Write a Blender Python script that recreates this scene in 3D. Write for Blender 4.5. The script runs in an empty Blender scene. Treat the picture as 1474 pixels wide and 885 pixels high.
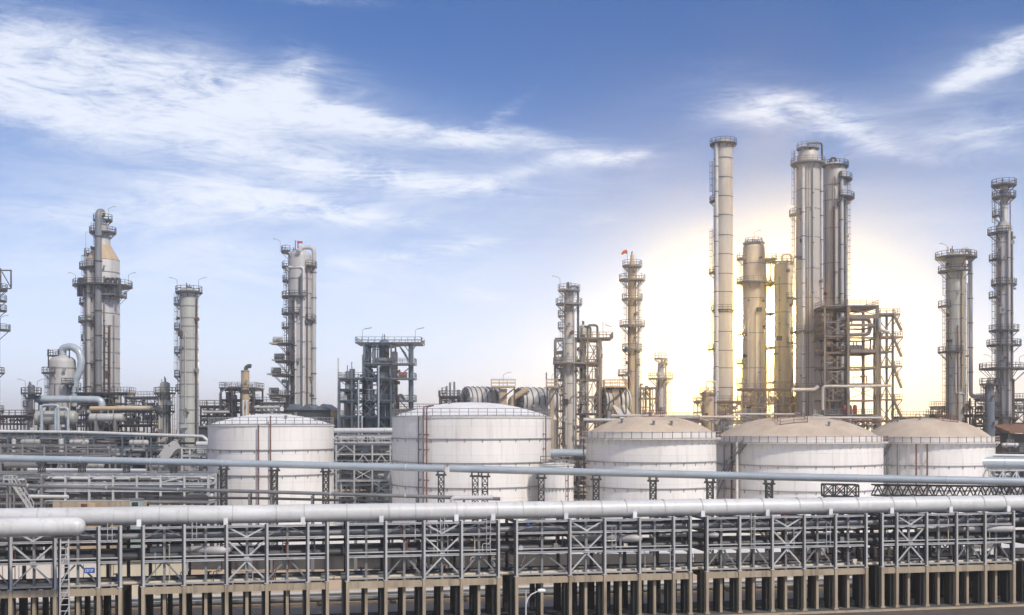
import bpy, math, random
from mathutils import Vector, Matrix
random.seed(7)
R = math.radians
PI = math.pi
scene = bpy.context.scene
col = scene.collection

# ---------------------------------------------------------------- camera frame: eye 20 m up, looking along +Y
F = 1580.0          # focal length in photo pixels (1474 px wide)
EYE = 20.0
CX, CY = 737.0, 610.0
def X(px, D): return (px - CX) * D / F
def Z(py, D): return EYE - (py - CY) * D / F
def W(n, D): return n * D / F

# ---------------------------------------------------------------- mesh builder
class MB:
    def __init__(s): s.v = []; s.f = []
    def add(s, vs, fs):
        o = len(s.v); s.v += [tuple(v) for v in vs]
        s.f += [tuple(i + o for i in f) for f in fs]
    def box(s, c, d, rz=0.0):
        x, y, z = d[0] / 2, d[1] / 2, d[2] / 2
        ca, sa = math.cos(rz), math.sin(rz)
        vs = []
        for dz in (-z, z):
            for dx, dy in ((-x, -y), (x, -y), (x, y), (-x, y)):
                vs.append((c[0] + dx * ca - dy * sa, c[1] + dx * sa + dy * ca, c[2] + dz))
        s.add(vs, [(3, 2, 1, 0), (4, 5, 6, 7), (0, 1, 5, 4), (1, 2, 6, 5), (2, 3, 7, 6), (3, 0, 4, 7)])
        return s
    def span(s, x0, x1, y0, y1, z0, z1):
        return s.box(((x0 + x1) / 2, (y0 + y1) / 2, (z0 + z1) / 2), (abs(x1 - x0), abs(y1 - y0), abs(z1 - z0)))
    def bar(s, p, q, w, h=None, up=(0, 0, 1)):
        h = h or w
        p, q = Vector(p), Vector(q)
        d = (q - p)
        if d.length < 1e-6: return s
        d.normalize(); u = Vector(up)
        if abs(d.dot(u)) > 0.98: u = Vector((0, 1, 0))
        sd = d.cross(u).normalized(); u2 = sd.cross(d).normalized()
        vs = []
        for e in (p, q):
            for a, b in ((-1, -1), (1, -1), (1, 1), (-1, 1)):
                vs.append(e + sd * (a * w / 2) + u2 * (b * h / 2))
        s.add(vs, [(3, 2, 1, 0), (4, 5, 6, 7), (0, 1, 5, 4), (1, 2, 6, 5), (2, 3, 7, 6), (3, 0, 4, 7)])
        return s
    def hpost(s, x, y, z0, z1, w, d, t=0.05):
        # H section column, flanges facing -Y / +Y
        s.span(x - w / 2, x + w / 2, y - d / 2, y - d / 2 + t, z0, z1)
        s.span(x - w / 2, x + w / 2, y + d / 2 - t, y + d / 2, z0, z1)
        s.span(x - t / 2, x + t / 2, y - d / 2 + t, y + d / 2 - t, z0 + .002, z1 - .002)
        return s
    def ibeam(s, x0, x1, y, z, h, w, t=0.05):
        # I beam along X, centre height z
        s.span(x0, x1, y - w / 2, y + w / 2, z + h / 2 - t, z + h / 2)
        s.span(x0, x1, y - w / 2, y + w / 2, z - h / 2, z - h / 2 + t)
        s.span(x0 + .002, x1 - .002, y - t / 2, y + t / 2, z - h / 2 + t, z + h / 2 - t)
        return s
    def tube(s, pts, r, n=12, cap=True):
        pts = [Vector(p) for p in pts]
        rs = r if isinstance(r, (list, tuple)) else [r] * len(pts)
        t0 = (pts[1] - pts[0]).normalized()
        u = Vector((0, 0, 1)) if abs(t0.z) < .9 else Vector((0, 1, 0))
        u = (u - t0 * u.dot(t0)).normalized()
        vs = []; fs = []
        for i, p in enumerate(pts):
            if i == 0: t = t0
            elif i == len(pts) - 1: t = (pts[i] - pts[i - 1]).normalized()
            else:
                t = ((pts[i] - pts[i - 1]).normalized() + (pts[i + 1] - pts[i]).normalized())
                t = t.normalized() if t.length > 1e-6 else t0
            u = (u - t * u.dot(t)).normalized(); w = t.cross(u)
            for k in range(n):
                a = 2 * PI * k / n
                vs.append(p + (u * math.cos(a) + w * math.sin(a)) * rs[i])
        for i in range(len(pts) - 1):
            for k in range(n):
                a, b = i * n + k, i * n + (k + 1) % n
                fs.append((a, b, b + n, a + n))
        if cap:
            fs.append(tuple(range(n - 1, -1, -1)))
            fs.append(tuple((len(pts) - 1) * n + k for k in range(n)))
        s.add(vs, fs); return s
    def lathe(s, prof, c=(0, 0, 0), n=40, axis='z'):
        vs = []; fs = []
        for r, h in prof:
            for k in range(n):
                a = 2 * PI * k / n
                if axis == 'z': vs.append((c[0] + r * math.cos(a), c[1] + r * math.sin(a), c[2] + h))
                elif axis == 'x': vs.append((c[0] + h, c[1] + r * math.cos(a), c[2] + r * math.sin(a)))
                else: vs.append((c[0] + r * math.sin(a), c[1] + h, c[2] + r * math.cos(a)))
        for i in range(len(prof) - 1):
            for k in range(n):
                a, b = i * n + k, i * n + (k + 1) % n
                fs.append((a, b, b + n, a + n))
        if prof[0][0] > 1e-3: fs.append(tuple(range(n - 1, -1, -1)))
        if prof[-1][0] > 1e-3: fs.append(tuple((len(prof) - 1) * n + k for k in range(n)))
        s.add(vs, fs); return s
    def arcslab(s, r0, r1, a0, a1, z0, z1, n=None):
        n = n or max(4, int(abs(a1 - a0) / R(10)))
        full = abs(a1 - a0) > 2 * PI - 1e-3
        vs = []; fs = []
        m = n if full else n + 1
        for i in range(m):
            a = a0 + (a1 - a0) * i / n
            ca, sa = math.cos(a), math.sin(a)
            vs += [(r0 * ca, r0 * sa, z0), (r1 * ca, r1 * sa, z0), (r1 * ca, r1 * sa, z1), (r0 * ca, r0 * sa, z1)]
        for i in range(n):
            a = i * 4; b = ((i + 1) % m) * 4
            for k in range(4):
                fs.append((a + k, a + (k + 1) % 4, b + (k + 1) % 4, b + k))
        if not full:
            fs.append((3, 2, 1, 0)); e = (m - 1) * 4; fs.append((e, e + 1, e + 2, e + 3))
        s.add(vs, fs); return s
    def build(s, name, mat, parent=None, label=None, origin=None, sharp=42):
        me = bpy.data.meshes.new(name)
        o = Vector(origin) if origin is not None else Vector((0, 0, 0))
        me.from_pydata([(Vector(v) - o)[:] for v in s.v], [], s.f)
        me.validate()
        me.materials.append(mat)
        me.polygons.foreach_set('use_smooth', [True] * len(me.polygons))
        me.set_sharp_from_angle(angle=R(sharp))
        ob = bpy.data.objects.new(name, me)
        ob.location = o
        col.objects.link(ob)
        if parent is not None: ob.parent = parent
        if label: ob['label'] = label
        return ob

def fillet(pts, r, n=6):
    pts = [Vector(p) for p in pts]
    out = [pts[0]]
    for i in range(1, len(pts) - 1):
        a, b, c = pts[i - 1], pts[i], pts[i + 1]
        d1 = (a - b); d2 = (c - b)
        l1, l2 = d1.length, d2.length
        d1.normalize(); d2.normalize()
        ang = d1.angle(d2)
        if ang > PI - .05: out.append(b); continue
        k = min(r / max(math.tan(ang / 2), .05), l1 * .49, l2 * .49)
        p0, p1 = b + d1 * k, b + d2 * k
        for j in range(n + 1):
            t = j / n
            out.append(p0 * (1 - t) ** 2 + b * 2 * t * (1 - t) + p1 * t * t)
    out.append(pts[-1])
    return out

def thing(name, label, cat, loc=(0, 0, 0), rz=0.0, group=None):
    o = bpy.data.objects.new(name, None); col.objects.link(o)
    o.empty_display_size = .5
    o.location = loc; o.rotation_euler = (0, 0, rz)
    o['label'] = label; o['category'] = cat; o['kind'] = 'thing'
    if group: o['group'] = group
    return o
def tag(o, label, cat, group=None, kind=None):
    o['label'] = label; o['category'] = cat
    if group: o['group'] = group
    o['kind'] = kind or 'thing'
    return o
def structure(o, label=None):
    o['kind'] = 'structure'
    if label: o['label'] = label; o['category'] = o.name.split('.')[0].replace('_', ' ')
    return o

# ---------------------------------------------------------------- materials
def srgb(c): return tuple(((x / 12.92) if x <= .04045 else ((x + .055) / 1.055) ** 2.4) for x in c)
def mat(name, c, rough=.55, metal=0.0, c2=None, scale=.35, stretch=(1, 1, .25), amt=.5, stain=None, stain_amt=0.0,
        bump=0.0, bscale=4.0, spec=.5):
    m = bpy.data.materials.new(name); m.use_nodes = True
    nt = m.node_tree; nd = nt.nodes; lk = nt.links
    b = nd['Principled BSDF']
    b.inputs['Roughness'].default_value = rough
    b.inputs['Metallic'].default_value = metal
    b.inputs['Specular IOR Level'].default_value = spec
    geo = nd.new('ShaderNodeNewGeometry')
    mp = nd.new('ShaderNodeMapping'); mp.inputs['Scale'].default_value = stretch
    lk.new(geo.outputs['Position'], mp.inputs['Vector'])
    n1 = nd.new('ShaderNodeTexNoise'); n1.inputs['Scale'].default_value = scale; n1.inputs['Detail'].default_value = 6
    n1.inputs['Roughness'].default_value = .62
    lk.new(mp.outputs[0], n1.inputs['Vector'])
    r1 = nd.new('ShaderNodeValToRGB')
    c2 = c2 or tuple(x * .72 for x in c)
    r1.color_ramp.elements[0].position = .5 - .3 * amt; r1.color_ramp.elements[0].color = (*c2, 1)
    r1.color_ramp.elements[1].position = .5 + .25 * amt; r1.color_ramp.elements[1].color = (*c, 1)
    lk.new(n1.outputs['Fac'], r1.inputs['Fac'])
    out = r1.outputs['Color']
    if stain:
        mp2 = nd.new('ShaderNodeMapping'); mp2.inputs['Scale'].default_value = (1.0, 1.0, .07)
        lk.new(geo.outputs['Position'], mp2.inputs['Vector'])
        n2 = nd.new('ShaderNodeTexNoise'); n2.inputs['Scale'].default_value = 1.3; n2.inputs['Detail'].default_value = 5
        n2.inputs['Roughness'].default_value = .7
        lk.new(mp2.outputs[0], n2.inputs['Vector'])
        r2 = nd.new('ShaderNodeValToRGB')
        r2.color_ramp.elements[0].position = .52; r2.color_ramp.elements[0].color = (0, 0, 0, 1)
        r2.color_ramp.elements[1].position = .78; r2.color_ramp.elements[1].color = (stain_amt,) * 3 + (1,)
        lk.new(n2.outputs['Fac'], r2.inputs['Fac'])
        mx = nd.new('ShaderNodeMix'); mx.data_type = 'RGBA'
        lk.new(r2.outputs['Color'], mx.inputs['Factor'])
        lk.new(out, mx.inputs['A']); mx.inputs['B'].default_value = (*stain, 1)
        out = mx.outputs['Result']
    lk.new(out, b.inputs['Base Color'])
    if bump:
        n3 = nd.new('ShaderNodeTexNoise'); n3.inputs['Scale'].default_value = bscale; n3.inputs['Detail'].default_value = 5
        lk.new(geo.outputs['Position'], n3.inputs['Vector'])
        bp = nd.new('ShaderNodeBump'); bp.inputs['Strength'].default_value = bump; bp.inputs['Distance'].default_value = .05
        lk.new(n3.outputs['Fac'], bp.inputs['Height']); lk.new(bp.outputs[0], b.inputs['Normal'])
    return m

RUST = (.20, .085, .04)
M = dict(
    white=mat('white_tank_paint', (.79, .76, .725), .5, c2=(.67, .64, .605), scale=.16, stretch=(1, 1, .4), amt=.9, stain=(.36, .26, .19), stain_amt=.50),
    whiteroof=mat('white_roof_paint', (.80, .79, .78), .6, c2=(.66, .64, .62), scale=.4, amt=.8),
    tanroof=mat('tan_roof_paint', (.56, .46, .36), .75, c2=(.38, .30, .23), scale=.28, amt=.9, stretch=(1, 1, 1)),
    bigpipe=mat('pale_pipe_cladding', (.62, .622, .62), .42, c2=(.44, .44, .435), scale=.55, stretch=(.25, 1, 1), amt=.8, stain=(.26, .235, .21), stain_amt=.45, bump=.12, bscale=2.5),
    bluepipe=mat('blue_grey_pipe_cladding', (.42, .47, .51), .36, metal=.1, c2=(.30, .345, .38), scale=.5, stretch=(.4, 1, 1), amt=.8),
    darkpipe=mat('dark_grey_pipe', (.055, .057, .06), .5, c2=(.028, .029, .031), scale=.8, stretch=(.5, 1, 1), amt=.9),
    greypipe=mat('grey_pipe', (.22, .222, .225), .45, metal=.1, c2=(.12, .122, .125), scale=.6, stretch=(.5, 1, 1), amt=.9, stain=RUST, stain_amt=.25),
    beigepipe=mat('beige_pipe', (.58, .50, .38), .55, c2=(.40, .33, .24), scale=.6, stretch=(.5, 1, 1), amt=.9, stain=RUST, stain_amt=.4),
    glowbrown=mat('glow_tinted_brown_steel', (.245, .20, .155), .55, c2=(.15, .12, .09), scale=.8, amt=.9, stain=RUST, stain_amt=.4),  # steel tinted brown to carry the low sun's warm glow
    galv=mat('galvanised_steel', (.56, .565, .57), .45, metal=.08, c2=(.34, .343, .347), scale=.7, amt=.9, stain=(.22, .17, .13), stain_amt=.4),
    steel=mat('grey_painted_steel', (.24, .242, .245), .5, metal=.08, c2=(.14, .142, .145), scale=.8, amt=.9, stain=RUST, stain_amt=.35),
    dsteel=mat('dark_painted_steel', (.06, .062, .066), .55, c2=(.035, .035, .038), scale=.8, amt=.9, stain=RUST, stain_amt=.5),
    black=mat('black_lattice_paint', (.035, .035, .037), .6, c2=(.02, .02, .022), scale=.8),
    rust=mat('rust_red_pipe', (.17, .065, .045), .65, c2=(.09, .035, .028), scale=.8),
    bluesteel=mat('blue_grey_steel', (.11, .145, .175), .5, metal=.05, c2=(.065, .085, .105), scale=.8, amt=.9, stain=(.12, .08, .06), stain_amt=.4),
    clad=mat('grey_insulation_cladding', (.47, .47, .455), .58, metal=.08, c2=(.36, .33, .32), scale=.22, amt=.9, stain=(.24, .19, .14), stain_amt=.55, bump=.15, bscale=1.2),
    clad2=mat('greenish_insulation_cladding', (.42, .425, .38), .45, metal=.06, c2=(.28, .265, .24), scale=.22, amt=.9, stain=(.21, .16, .11), stain_amt=.6, bump=.15, bscale=1.2),
    cladw=mat('warm_insulation_cladding', (.52, .48, .42), .45, metal=.06, c2=(.37, .32, .27), scale=.2, amt=.9, stain=(.26, .17, .10), stain_amt=.6, bump=.15, bscale=1.2),
    cladd=mat('dark_vessel_paint', (.20, .205, .215), .5, c2=(.12, .125, .13), scale=.3, amt=.9, stain=RUST, stain_amt=.4),
    navy=mat('slate_vessel_paint', (.12, .145, .175), .5, c2=(.065, .085, .105), scale=.3, amt=.9),
    shadeconc=mat('shaded_concrete', (.045, .05, .05), .9, c2=(.028, .03, .03), scale=.6, amt=.9),  # concrete darkened to carry the shade of column sides and rear row
    glowcream=mat('glow_tinted_cream_cladding', (.66, .545, .38), .5, c2=(.50, .40, .27), scale=.2, amt=.9, stain=(.34, .22, .12), stain_amt=.5, bump=.15, bscale=1.2),  # golden wash of the sun glow put into the cladding colour
    ochre=mat('weathered_ochre_cladding', (.50, .37, .22), .6, c2=(.36, .27, .19), scale=.4, amt=.9, stain=RUST, stain_amt=.6),
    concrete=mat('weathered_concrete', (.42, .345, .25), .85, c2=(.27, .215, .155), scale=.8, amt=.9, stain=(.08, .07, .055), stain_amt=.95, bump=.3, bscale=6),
    wall=mat('bund_concrete', (.085, .085, .085), .9, c2=(.05, .05, .05), scale=.6, amt=.9, stain=(.06, .06, .06), stain_amt=.7),
    kerb=mat('white_kerb_paint', (.66, .64, .60), .8, c2=(.48, .46, .43), scale=1.2, amt=.9),
    beige=mat('beige_wall_panel', (.60, .55, .43), .75, c2=(.50, .455, .35), scale=.5, amt=.8, stain=(.30, .25, .18), stain_amt=.4),
    pinkwhite=mat('pale_wall_panel', (.68, .63, .58), .75, c2=(.58, .53, .48), scale=.5, amt=.8, stain=(.36, .30, .26), stain_amt=.4),
    brownroof=mat('brown_metal_roof', (.24, .125, .075), .6, c2=(.15, .075, .05), scale=.6, amt=.9),
    shed=mat('slate_shed_cladding', (.045, .055, .066), .7, c2=(.028, .034, .042), scale=.4, amt=.9),
    orange=mat('orange_fabric', (.75, .20, .05), .7),
    red=mat('red_paint', (.42, .05, .05), .5), blue=mat('blue_sign_paint', (.03, .09, .36), .5),
    signwhite=mat('sign_white', (.8, .8, .8), .6), green=mat('pale_green_paint', (.36, .44, .40), .5),
    glass=mat('dark_window_glass', (.03, .04, .05), .08), carwhite=mat('white_car_paint', (.75, .76, .78), .25), rubber=mat('tyre_rubber', (.02, .02, .02), .8),
    yellow=mat('yellow_paint', (.62, .40, .06), .55),
)

def plate_joints(m, w, h, col_, wgt, r):
    """plate seams on a tank wall: brick joints in (angle, height) of the wall itself"""
    nt = m.node_tree; nd = nt.nodes; lk = nt.links; b = nd['Principled BSDF']
    src = b.inputs['Base Color'].links[0].from_socket
    tcn = nd.new('ShaderNodeTexCoord'); sx = nd.new('ShaderNodeSeparateXYZ'); lk.new(tcn.outputs['Object'], sx.inputs[0])
    at = nd.new('ShaderNodeMath'); at.operation = 'ARCTAN2'; lk.new(sx.outputs[1], at.inputs[0]); lk.new(sx.outputs[0], at.inputs[1])
    ml = nd.new('ShaderNodeMath'); ml.operation = 'MULTIPLY'; lk.new(at.outputs[0], ml.inputs[0]); ml.inputs[1].default_value = r
    cb = nd.new('ShaderNodeCombineXYZ'); lk.new(ml.outputs[0], cb.inputs[0]); lk.new(sx.outputs[2], cb.inputs[1])
    br = nd.new('ShaderNodeTexBrick'); lk.new(cb.outputs[0], br.inputs['Vector'])
    br.inputs['Scale'].default_value = 1; br.inputs['Brick Width'].default_value = w; br.inputs['Row Height'].default_value = h; br.inputs['Mortar Size'].default_value = .035; br.inputs['Mortar Smooth'].default_value = .3
    br.inputs['Color1'].default_value = (0, 0, 0, 1); br.inputs['Color2'].default_value = (.10, .10, .10, 1); br.inputs['Mortar'].default_value = (wgt,) * 3 + (1,)
    mx = nd.new('ShaderNodeMix'); mx.data_type = 'RGBA'; lk.new(br.outputs['Color'], mx.inputs['Factor']); lk.new(src, mx.inputs['A']); mx.inputs['B'].default_value = (*col_, 1)
    lk.new(mx.outputs['Result'], b.inputs['Base Color'])
plate_joints(M['white'], 8.0, 2.45, (.40, .35, .30), .45, 13.0)
plate_joints(M['tanroof'], 3.2, 50, (.24, .19, .14), .35, 10.0)
plate_joints(M['whiteroof'], 3.2, 50, (.40, .38, .36), .35, 10.0)
# ---------------------------------------------------------------- shared pieces
def rail_mesh(path, h=1.15, post=.075, step=1.3, closed=False):
    """guard rail along a polyline (list of Vectors at deck level)"""
    mb = MB()
    pts = [Vector(p) for p in path]
    if closed: pts = pts + [pts[0]]
    for z in (h, h * .55):
        for a, b in zip(pts[:-1], pts[1:]):
            mb.bar(a + Vector((0, 0, z)), b + Vector((0, 0, z)), post * .9)
    for a, b in zip(pts[:-1], pts[1:]):
        mb.bar(a + Vector((0, 0, .08)), b + Vector((0, 0, .08)), .04, .16)
        L = (b - a).length; k = max(1, int(round(L / step)))
        for j in range(k):
            p = a + (b - a) * (j / k)
            mb.bar(p, p + Vector((0, 0, h)), post)
    if not closed: mb.bar(pts[-1], pts[-1] + Vector((0, 0, h)), post)
    return mb

def arc_platform(par, z, r0, r1, a0, a1, m='dsteel', rail=True, post=.10, h=1.2):
    a0, a1 = R(a0), R(a1)
    mb = MB().arcslab(r0, r1, a0, a1, z - .18, z)
    full = abs(a1 - a0) > 2 * PI - .01
    k = max(2, int(abs(a1 - a0) / R(38)))
    for i in range(k + (0 if full else 1)):
        a = a0 + (a1 - a0) * i / k
        ca, sa = math.cos(a), math.sin(a)
        mb.bar((r0 * ca, r0 * sa, z - .18 - (r1 - r0) * .9), (r1 * .97 * ca, r1 * .97 * sa, z - .15), .11)
    d = mb.build('platform', M[m], par)
    if rail:
        n = max(3, int(abs(a1 - a0) * r1 / 1.25))
        path = [(r1 * .98 * math.cos(a0 + (a1 - a0) * i / n), r1 * .98 * math.sin(a0 + (a1 - a0) * i / n), z) for i in range(n + (0 if full else 1))]
        if not full:
            path = [(r0 * 1.05 * math.cos(a0), r0 * 1.05 * math.sin(a0), z)] + path + [(r0 * 1.05 * math.cos(a1), r0 * 1.05 * math.sin(a1), z)]
        rail_mesh(path, h=h, post=post, step=2.5, closed=full).build('railing', M[m], d)
    return d

def rect_platform(par, x0, x1, y0, y1, z, m='dsteel', rail=True, open_side=None, post=.10, h=1.2, name='platform'):
    mb = MB().span(x0, x1, y0, y1, z - .2, z)
    d = mb.build(name, M[m], par)
    if rail:
        e = .06
        rail_mesh([(x0 + e, y0 + e, z), (x1 - e, y0 + e, z), (x1 - e, y1 - e, z), (x0 + e, y1 - e, z)], h=h, post=post, step=1.5, closed=True).build('railing', M[m], d)
    return d

def ladder_mesh(x, y, z0, z1, w=.6, cage=True, ang=180, t=.07):
    mb = MB()
    a = R(ang); tx, ty = -math.sin(a), math.cos(a); ox, oy = math.cos(a), math.sin(a)
    for s in (-1, 1):
        mb.bar((x + tx * s * w / 2, y + ty * s * w / 2, z0), (x + tx * s * w / 2, y + ty * s * w / 2, z1), t)
    n = int((z1 - z0) / .6)
    for i in range(n):
        z = z0 + (i + .5) * (z1 - z0) / max(n, 1)
        mb.bar((x - tx * w / 2, y - ty * w / 2, z), (x + tx * w / 2, y + ty * w / 2, z), t * .7)
    if cage:
        zz = z0 + 2.4
        ring = [(-w / 2, 0), (-w * .62, .35), (0, .75), (w * .62, .35), (w / 2, 0)]
        while zz < z1:
            for p, q in zip(ring[:-1], ring[1:]):
                mb.bar((x + tx * p[0] + ox * p[1], y + ty * p[0] + oy * p[1], zz), (x + tx * q[0] + ox * q[1], y + ty * q[0] + oy * q[1], zz), t * .8)
            zz += 1.5
        for p in ring[1:4]:
            if z1 > z0 + 2.6:
                mb.bar((x + tx * p[0] + ox * p[1], y + ty * p[0] + oy * p[1], z0 + 2.4), (x + tx * p[0] + ox * p[1], y + ty * p[0] + oy * p[1], z1), t * .7)
    return mb

def flood_lamp(par, p, side=1):
    """goose-neck area lamp standing at a platform corner"""
    x, y, z = p
    mb = MB().tube(fillet([(x, y, z), (x, y, z + 2.6), (x + side * 1.1, y, z + 3.0)], .5, 4), .045, 6)
    lp = mb.build('lamp_post', M['steel'], par)
    MB().box((x + side * 1.35, y, z + 3.02), (.7, .26, .14)).build('lamp_head', M['galv'], lp)

def dome(r, h, z, n=7, inv=False):
    return [(r * math.cos(PI / 2 * i / n), z + h * math.sin(PI / 2 * i / n)) for i in range(n + 1)]

ANG = dict(L=(128, 262), R=(-82, 52), F=(0, 360), B=(150, 330), LL=(150, 220), FR=(230, 380), RR=(-50, 30), LS=(160, 250))
def column(name, label, cat, px, D, prof, m='clad', top='dome', rings=(), plats=(), pipes=(), ladder=(), nozz=6, seed=1,
           lamps=(), vents=0, pm='dsteel', band='steel', group=None, rail=.10, mouth=False, n=40):
    rnd = random.Random(seed)
    s = D / F
    t = thing(name, label, cat, (X(px, D), D, 0), 0, group)
    P = [(Z(py, D), w * s / 2) for py, w in prof]          # top to bottom
    zt = P[0][0]
    if P[-1][0] > .5: P.append((0.0, P[-1][1]))
    up = [(r, z) for z, r in reversed(P)]
    def rad(z):
        for (r0, z0), (r1, z1) in zip(up[:-1], up[1:]):
            if z0 - 1e-3 <= z <= z1 + 1e-3:
                return r0 + (r1 - r0) * ((z - z0) / max(z1 - z0, 1e-6))
        return up[-1][0] if z > up[-1][1] else up[0][0]
    prof_l = list(up)
    if mouth:
        r = up[-1][0]; prof_l += [(r * .86, zt), (r * .84, zt - 2.5), (0.0, zt - 2.5)]
    elif top == 'dome': prof_l += dome(up[-1][0], up[-1][0] * .55, zt)[1:]
    elif top == 'flat': prof_l += [(0.0, zt)]
    MB().lathe(prof_l, n=n).build('shell', M[m], t)
    # skirt / foundation
    MB().lathe([(up[0][0] * 1.25, 0), (up[0][0] * 1.25, .5), (up[0][0] * 1.02, .5)], n=24).build('footing', M['concrete'], t)
    for py in rings:
        z = Z(py, D); r = rad(z)
        MB().lathe([(r * .99, z - .09), (r + .07, z - .09), (r + .07, z + .09), (r * .99, z + .09)], n=n).build('band_ring', M[band], t)
    for pl in plats:
        py, kind, ext = pl[:3]
        z = Z(py, D); r = rad(z)
        a0, a1 = ANG[kind] if isinstance(kind, str) else kind
        arc_platform(t, z, r + .05, r + ext * s, a0, a1, m=pm, post=rail)
    for (p0, p1, side) in ladder:
        z0, z1 = Z(p0, D), Z(p1, D)
        z0, z1 = min(z0, z1), max(z0, z1)
        r = max(rad(z0), rad(z1)); a = R(side)
        ladder_mesh((r + .3) * math.cos(a), (r + .3) * math.sin(a), z0, z1, ang=side).build('ladder', M[pm], t)
    for pp in pipes:
        wp, pts = pp[0], pp[1]; mm = pp[2] if len(pp) > 2 else 'greypipe'
        rp = wp * s / 2
        out = []
        for q in pts:
            x = (q[0] - px) * s; z = Z(q[1], D); r = rad(z)
            if len(q) > 2: y = q[2]
            elif z > zt + rp: y = 0.0
            elif abs(x) < r + rp * .5: y = -(math.sqrt(max(r * r - x * x, 0)) + rp + .12)
            else: y = -.3
            out.append((x, y, z))
        pip = MB().tube(fillet(out, max(rp * 2.4, .5)), rp, 12).build('pipe', M[mm], t)
        # clamps
        for a, b in zip(out[:-1], out[1:]):
            a, b = Vector(a), Vector(b)
            if abs(a.z - b.z) > 6 and abs(a.x - b.x) < 1:
                k = int(abs(a.z - b.z) / 6)
                cm = MB()
                for i in range(1, k + 1):
                    c = a + (b - a) * (i / (k + 1))
                    cm.lathe([(rp * 1.0, -.09), (rp * 1.22 + .02, -.09), (rp * 1.22 + .02, .09), (rp * 1.0, .09)], c=c, n=12)
                    cm.bar(c, Vector((c.x * .9, c.y * .9 if abs(c.y) > .5 else c.y, c.z)), .09)
                cm.build('pipe_bracket', M['dsteel'], pip)
    for i in range(nozz):
        z = zt - (i + rnd.random()) / nozz * (zt - max(14, zt - 75)) - .8
        a = R(rnd.uniform(195, 345)); r = rad(z); q = rnd.uniform(.14, .32); L = rnd.uniform(.4, .8)
        ca, sa = math.cos(a), math.sin(a)
        mb = MB().tube([(r * .97 * ca, r * .97 * sa, z), ((r + L) * ca, (r + L) * sa, z)], q, 10)
        mb.tube([((r + L) * ca, (r + L) * sa, z), ((r + L + .1) * ca, (r + L + .1) * sa, z)], q * 1.6, 10)
        mb.build('nozzle', M['steel' if rnd.random() < .6 else 'rust'], t)
    for i in range(vents):
        a = rnd.uniform(0, 2 * PI); r = up[-1][0] * rnd.uniform(.15, .8); h = rnd.uniform(.2, 1.3)
        MB().tube([(r * math.cos(a), r * math.sin(a), zt - .2), (r * math.cos(a), r * math.sin(a), zt + up[-1][0] * .5 + h)], rnd.uniform(.07, .16), 8).build('vent_pipe', M[rnd.choice(['steel', 'greypipe', 'dsteel'])], t)
    if zt > 28 and not mouth and nozz > 2:
        for i in range(4):
            a = R(rnd.uniform(200, 340)); z0 = rnd.uniform(14, 20); z1 = zt - rnd.uniform(1.5, (zt - 20) * .6)
            rr_ = max(rad(z0), rad(z1)) + .22; q = rnd.uniform(.06, .13)
            MB().tube([(rr_ * math.cos(a), rr_ * math.sin(a), z0), (rr_ * math.cos(a), rr_ * math.sin(a), z1)] + ([(rr_ * .9 * math.cos(a), rr_ * .9 * math.sin(a), z1 + .2)]), q, 7).build('conduit', M[rnd.choice(['dsteel', 'rust', 'clad', 'steel'])], t)
        for i in range(3):
            a = R(rnd.uniform(205, 335)); z = rnd.uniform(18, zt - 2); r = rad(z)
            ca, sa = math.cos(a), math.sin(a)
            MB().box(((r + .35) * ca, (r + .35) * sa, z), (.6, rnd.uniform(.6, 1.2), rnd.uniform(.5, 1.3)), a).build('junction_box', M[rnd.choice(['steel', 'galv', 'dsteel'])], t)
    for (lx, ly, sd) in lamps:
        flood_lamp(t, ((lx - px) * s, -.5, Z(ly, D)), sd)
    return t

def pipe_run(label, pts, wpx=None, r=None, m='greypipe', cat='pipe', group=None, flange=0, name='pipe', bend=2.5, n=14):
    """pts in (px, py, D)"""
    w = [Vector((X(a, d), d, Z(b, d))) for a, b, d in pts]
    rr = r or W(wpx, pts[0][2]) / 2
    path = fillet(w, rr * bend)
    o = MB().tube(path, rr, n).build(name, M[m], origin=w[0])
    tag(o, label, cat, group)
    if flange:
        k = 0
        for a, b in zip(w[:-1], w[1:]):
            L = (b - a).length
            for i in range(1, int(L / flange) + 1):
                c = a + (b - a) * (i * flange / L)
                d = (b - a).normalized()
                if i * flange < L - 1:
                    MB().tube([c - d * .09 - w[0], c + d * .09 - w[0]], rr * 1.06 + .02, n).build('joint_ring', M['galv'], o); k += 1
    return o

def drum(label, px0, px1, py, hpx, D, m='clad2', saddle=True, name='horizontal_drum', cat='drum', zbase=None, group=None, depth=0):
    s = D / F; r = hpx * s / 2; x0, x1 = X(px0, D), X(px1, D); zc = Z(py, D)
    zb = zc - r * 1.5 if zbase is None else zbase
    xc = (x0 + x1) / 2; L = (x1 - x0) / 2
    t = thing(name, label, cat, (xc, D, zb), 0, group)
    k = min(r * .5, L * .4)
    prof = [(r * math.sin(PI / 2 * i / 6), -L + k - k * math.cos(PI / 2 * i / 6)) for i in range(7)] + [(r * math.cos(PI / 2 * i / 6), L - k + k * math.sin(PI / 2 * i / 6)) for i in range(7)]
    MB().lathe(prof, c=(0, 0, zc - zb), n=28, axis='x').build('shell', M[m], t)
    for f in (-.55, .55):
        MB().span(f * L - .25, f * L + .25, -r * .8, r * .8, 0, zc - zb - r * .6).build('saddle', M['steel'], t)
        MB().lathe([(r * .99, -.1), (r + .05, -.1), (r + .05, .1), (r * .99, .1)], c=(f * L * .9, 0, zc - zb), n=28, axis='x').build('band_ring', M['steel'], t)
    for f in (-.3, .1, .4):
        MB().tube([(f * L, 0, zc - zb + r * .95), (f * L, 0, zc - zb + r + .7)], .16, 10).build('nozzle', M['steel'], t)
    return t

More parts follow.
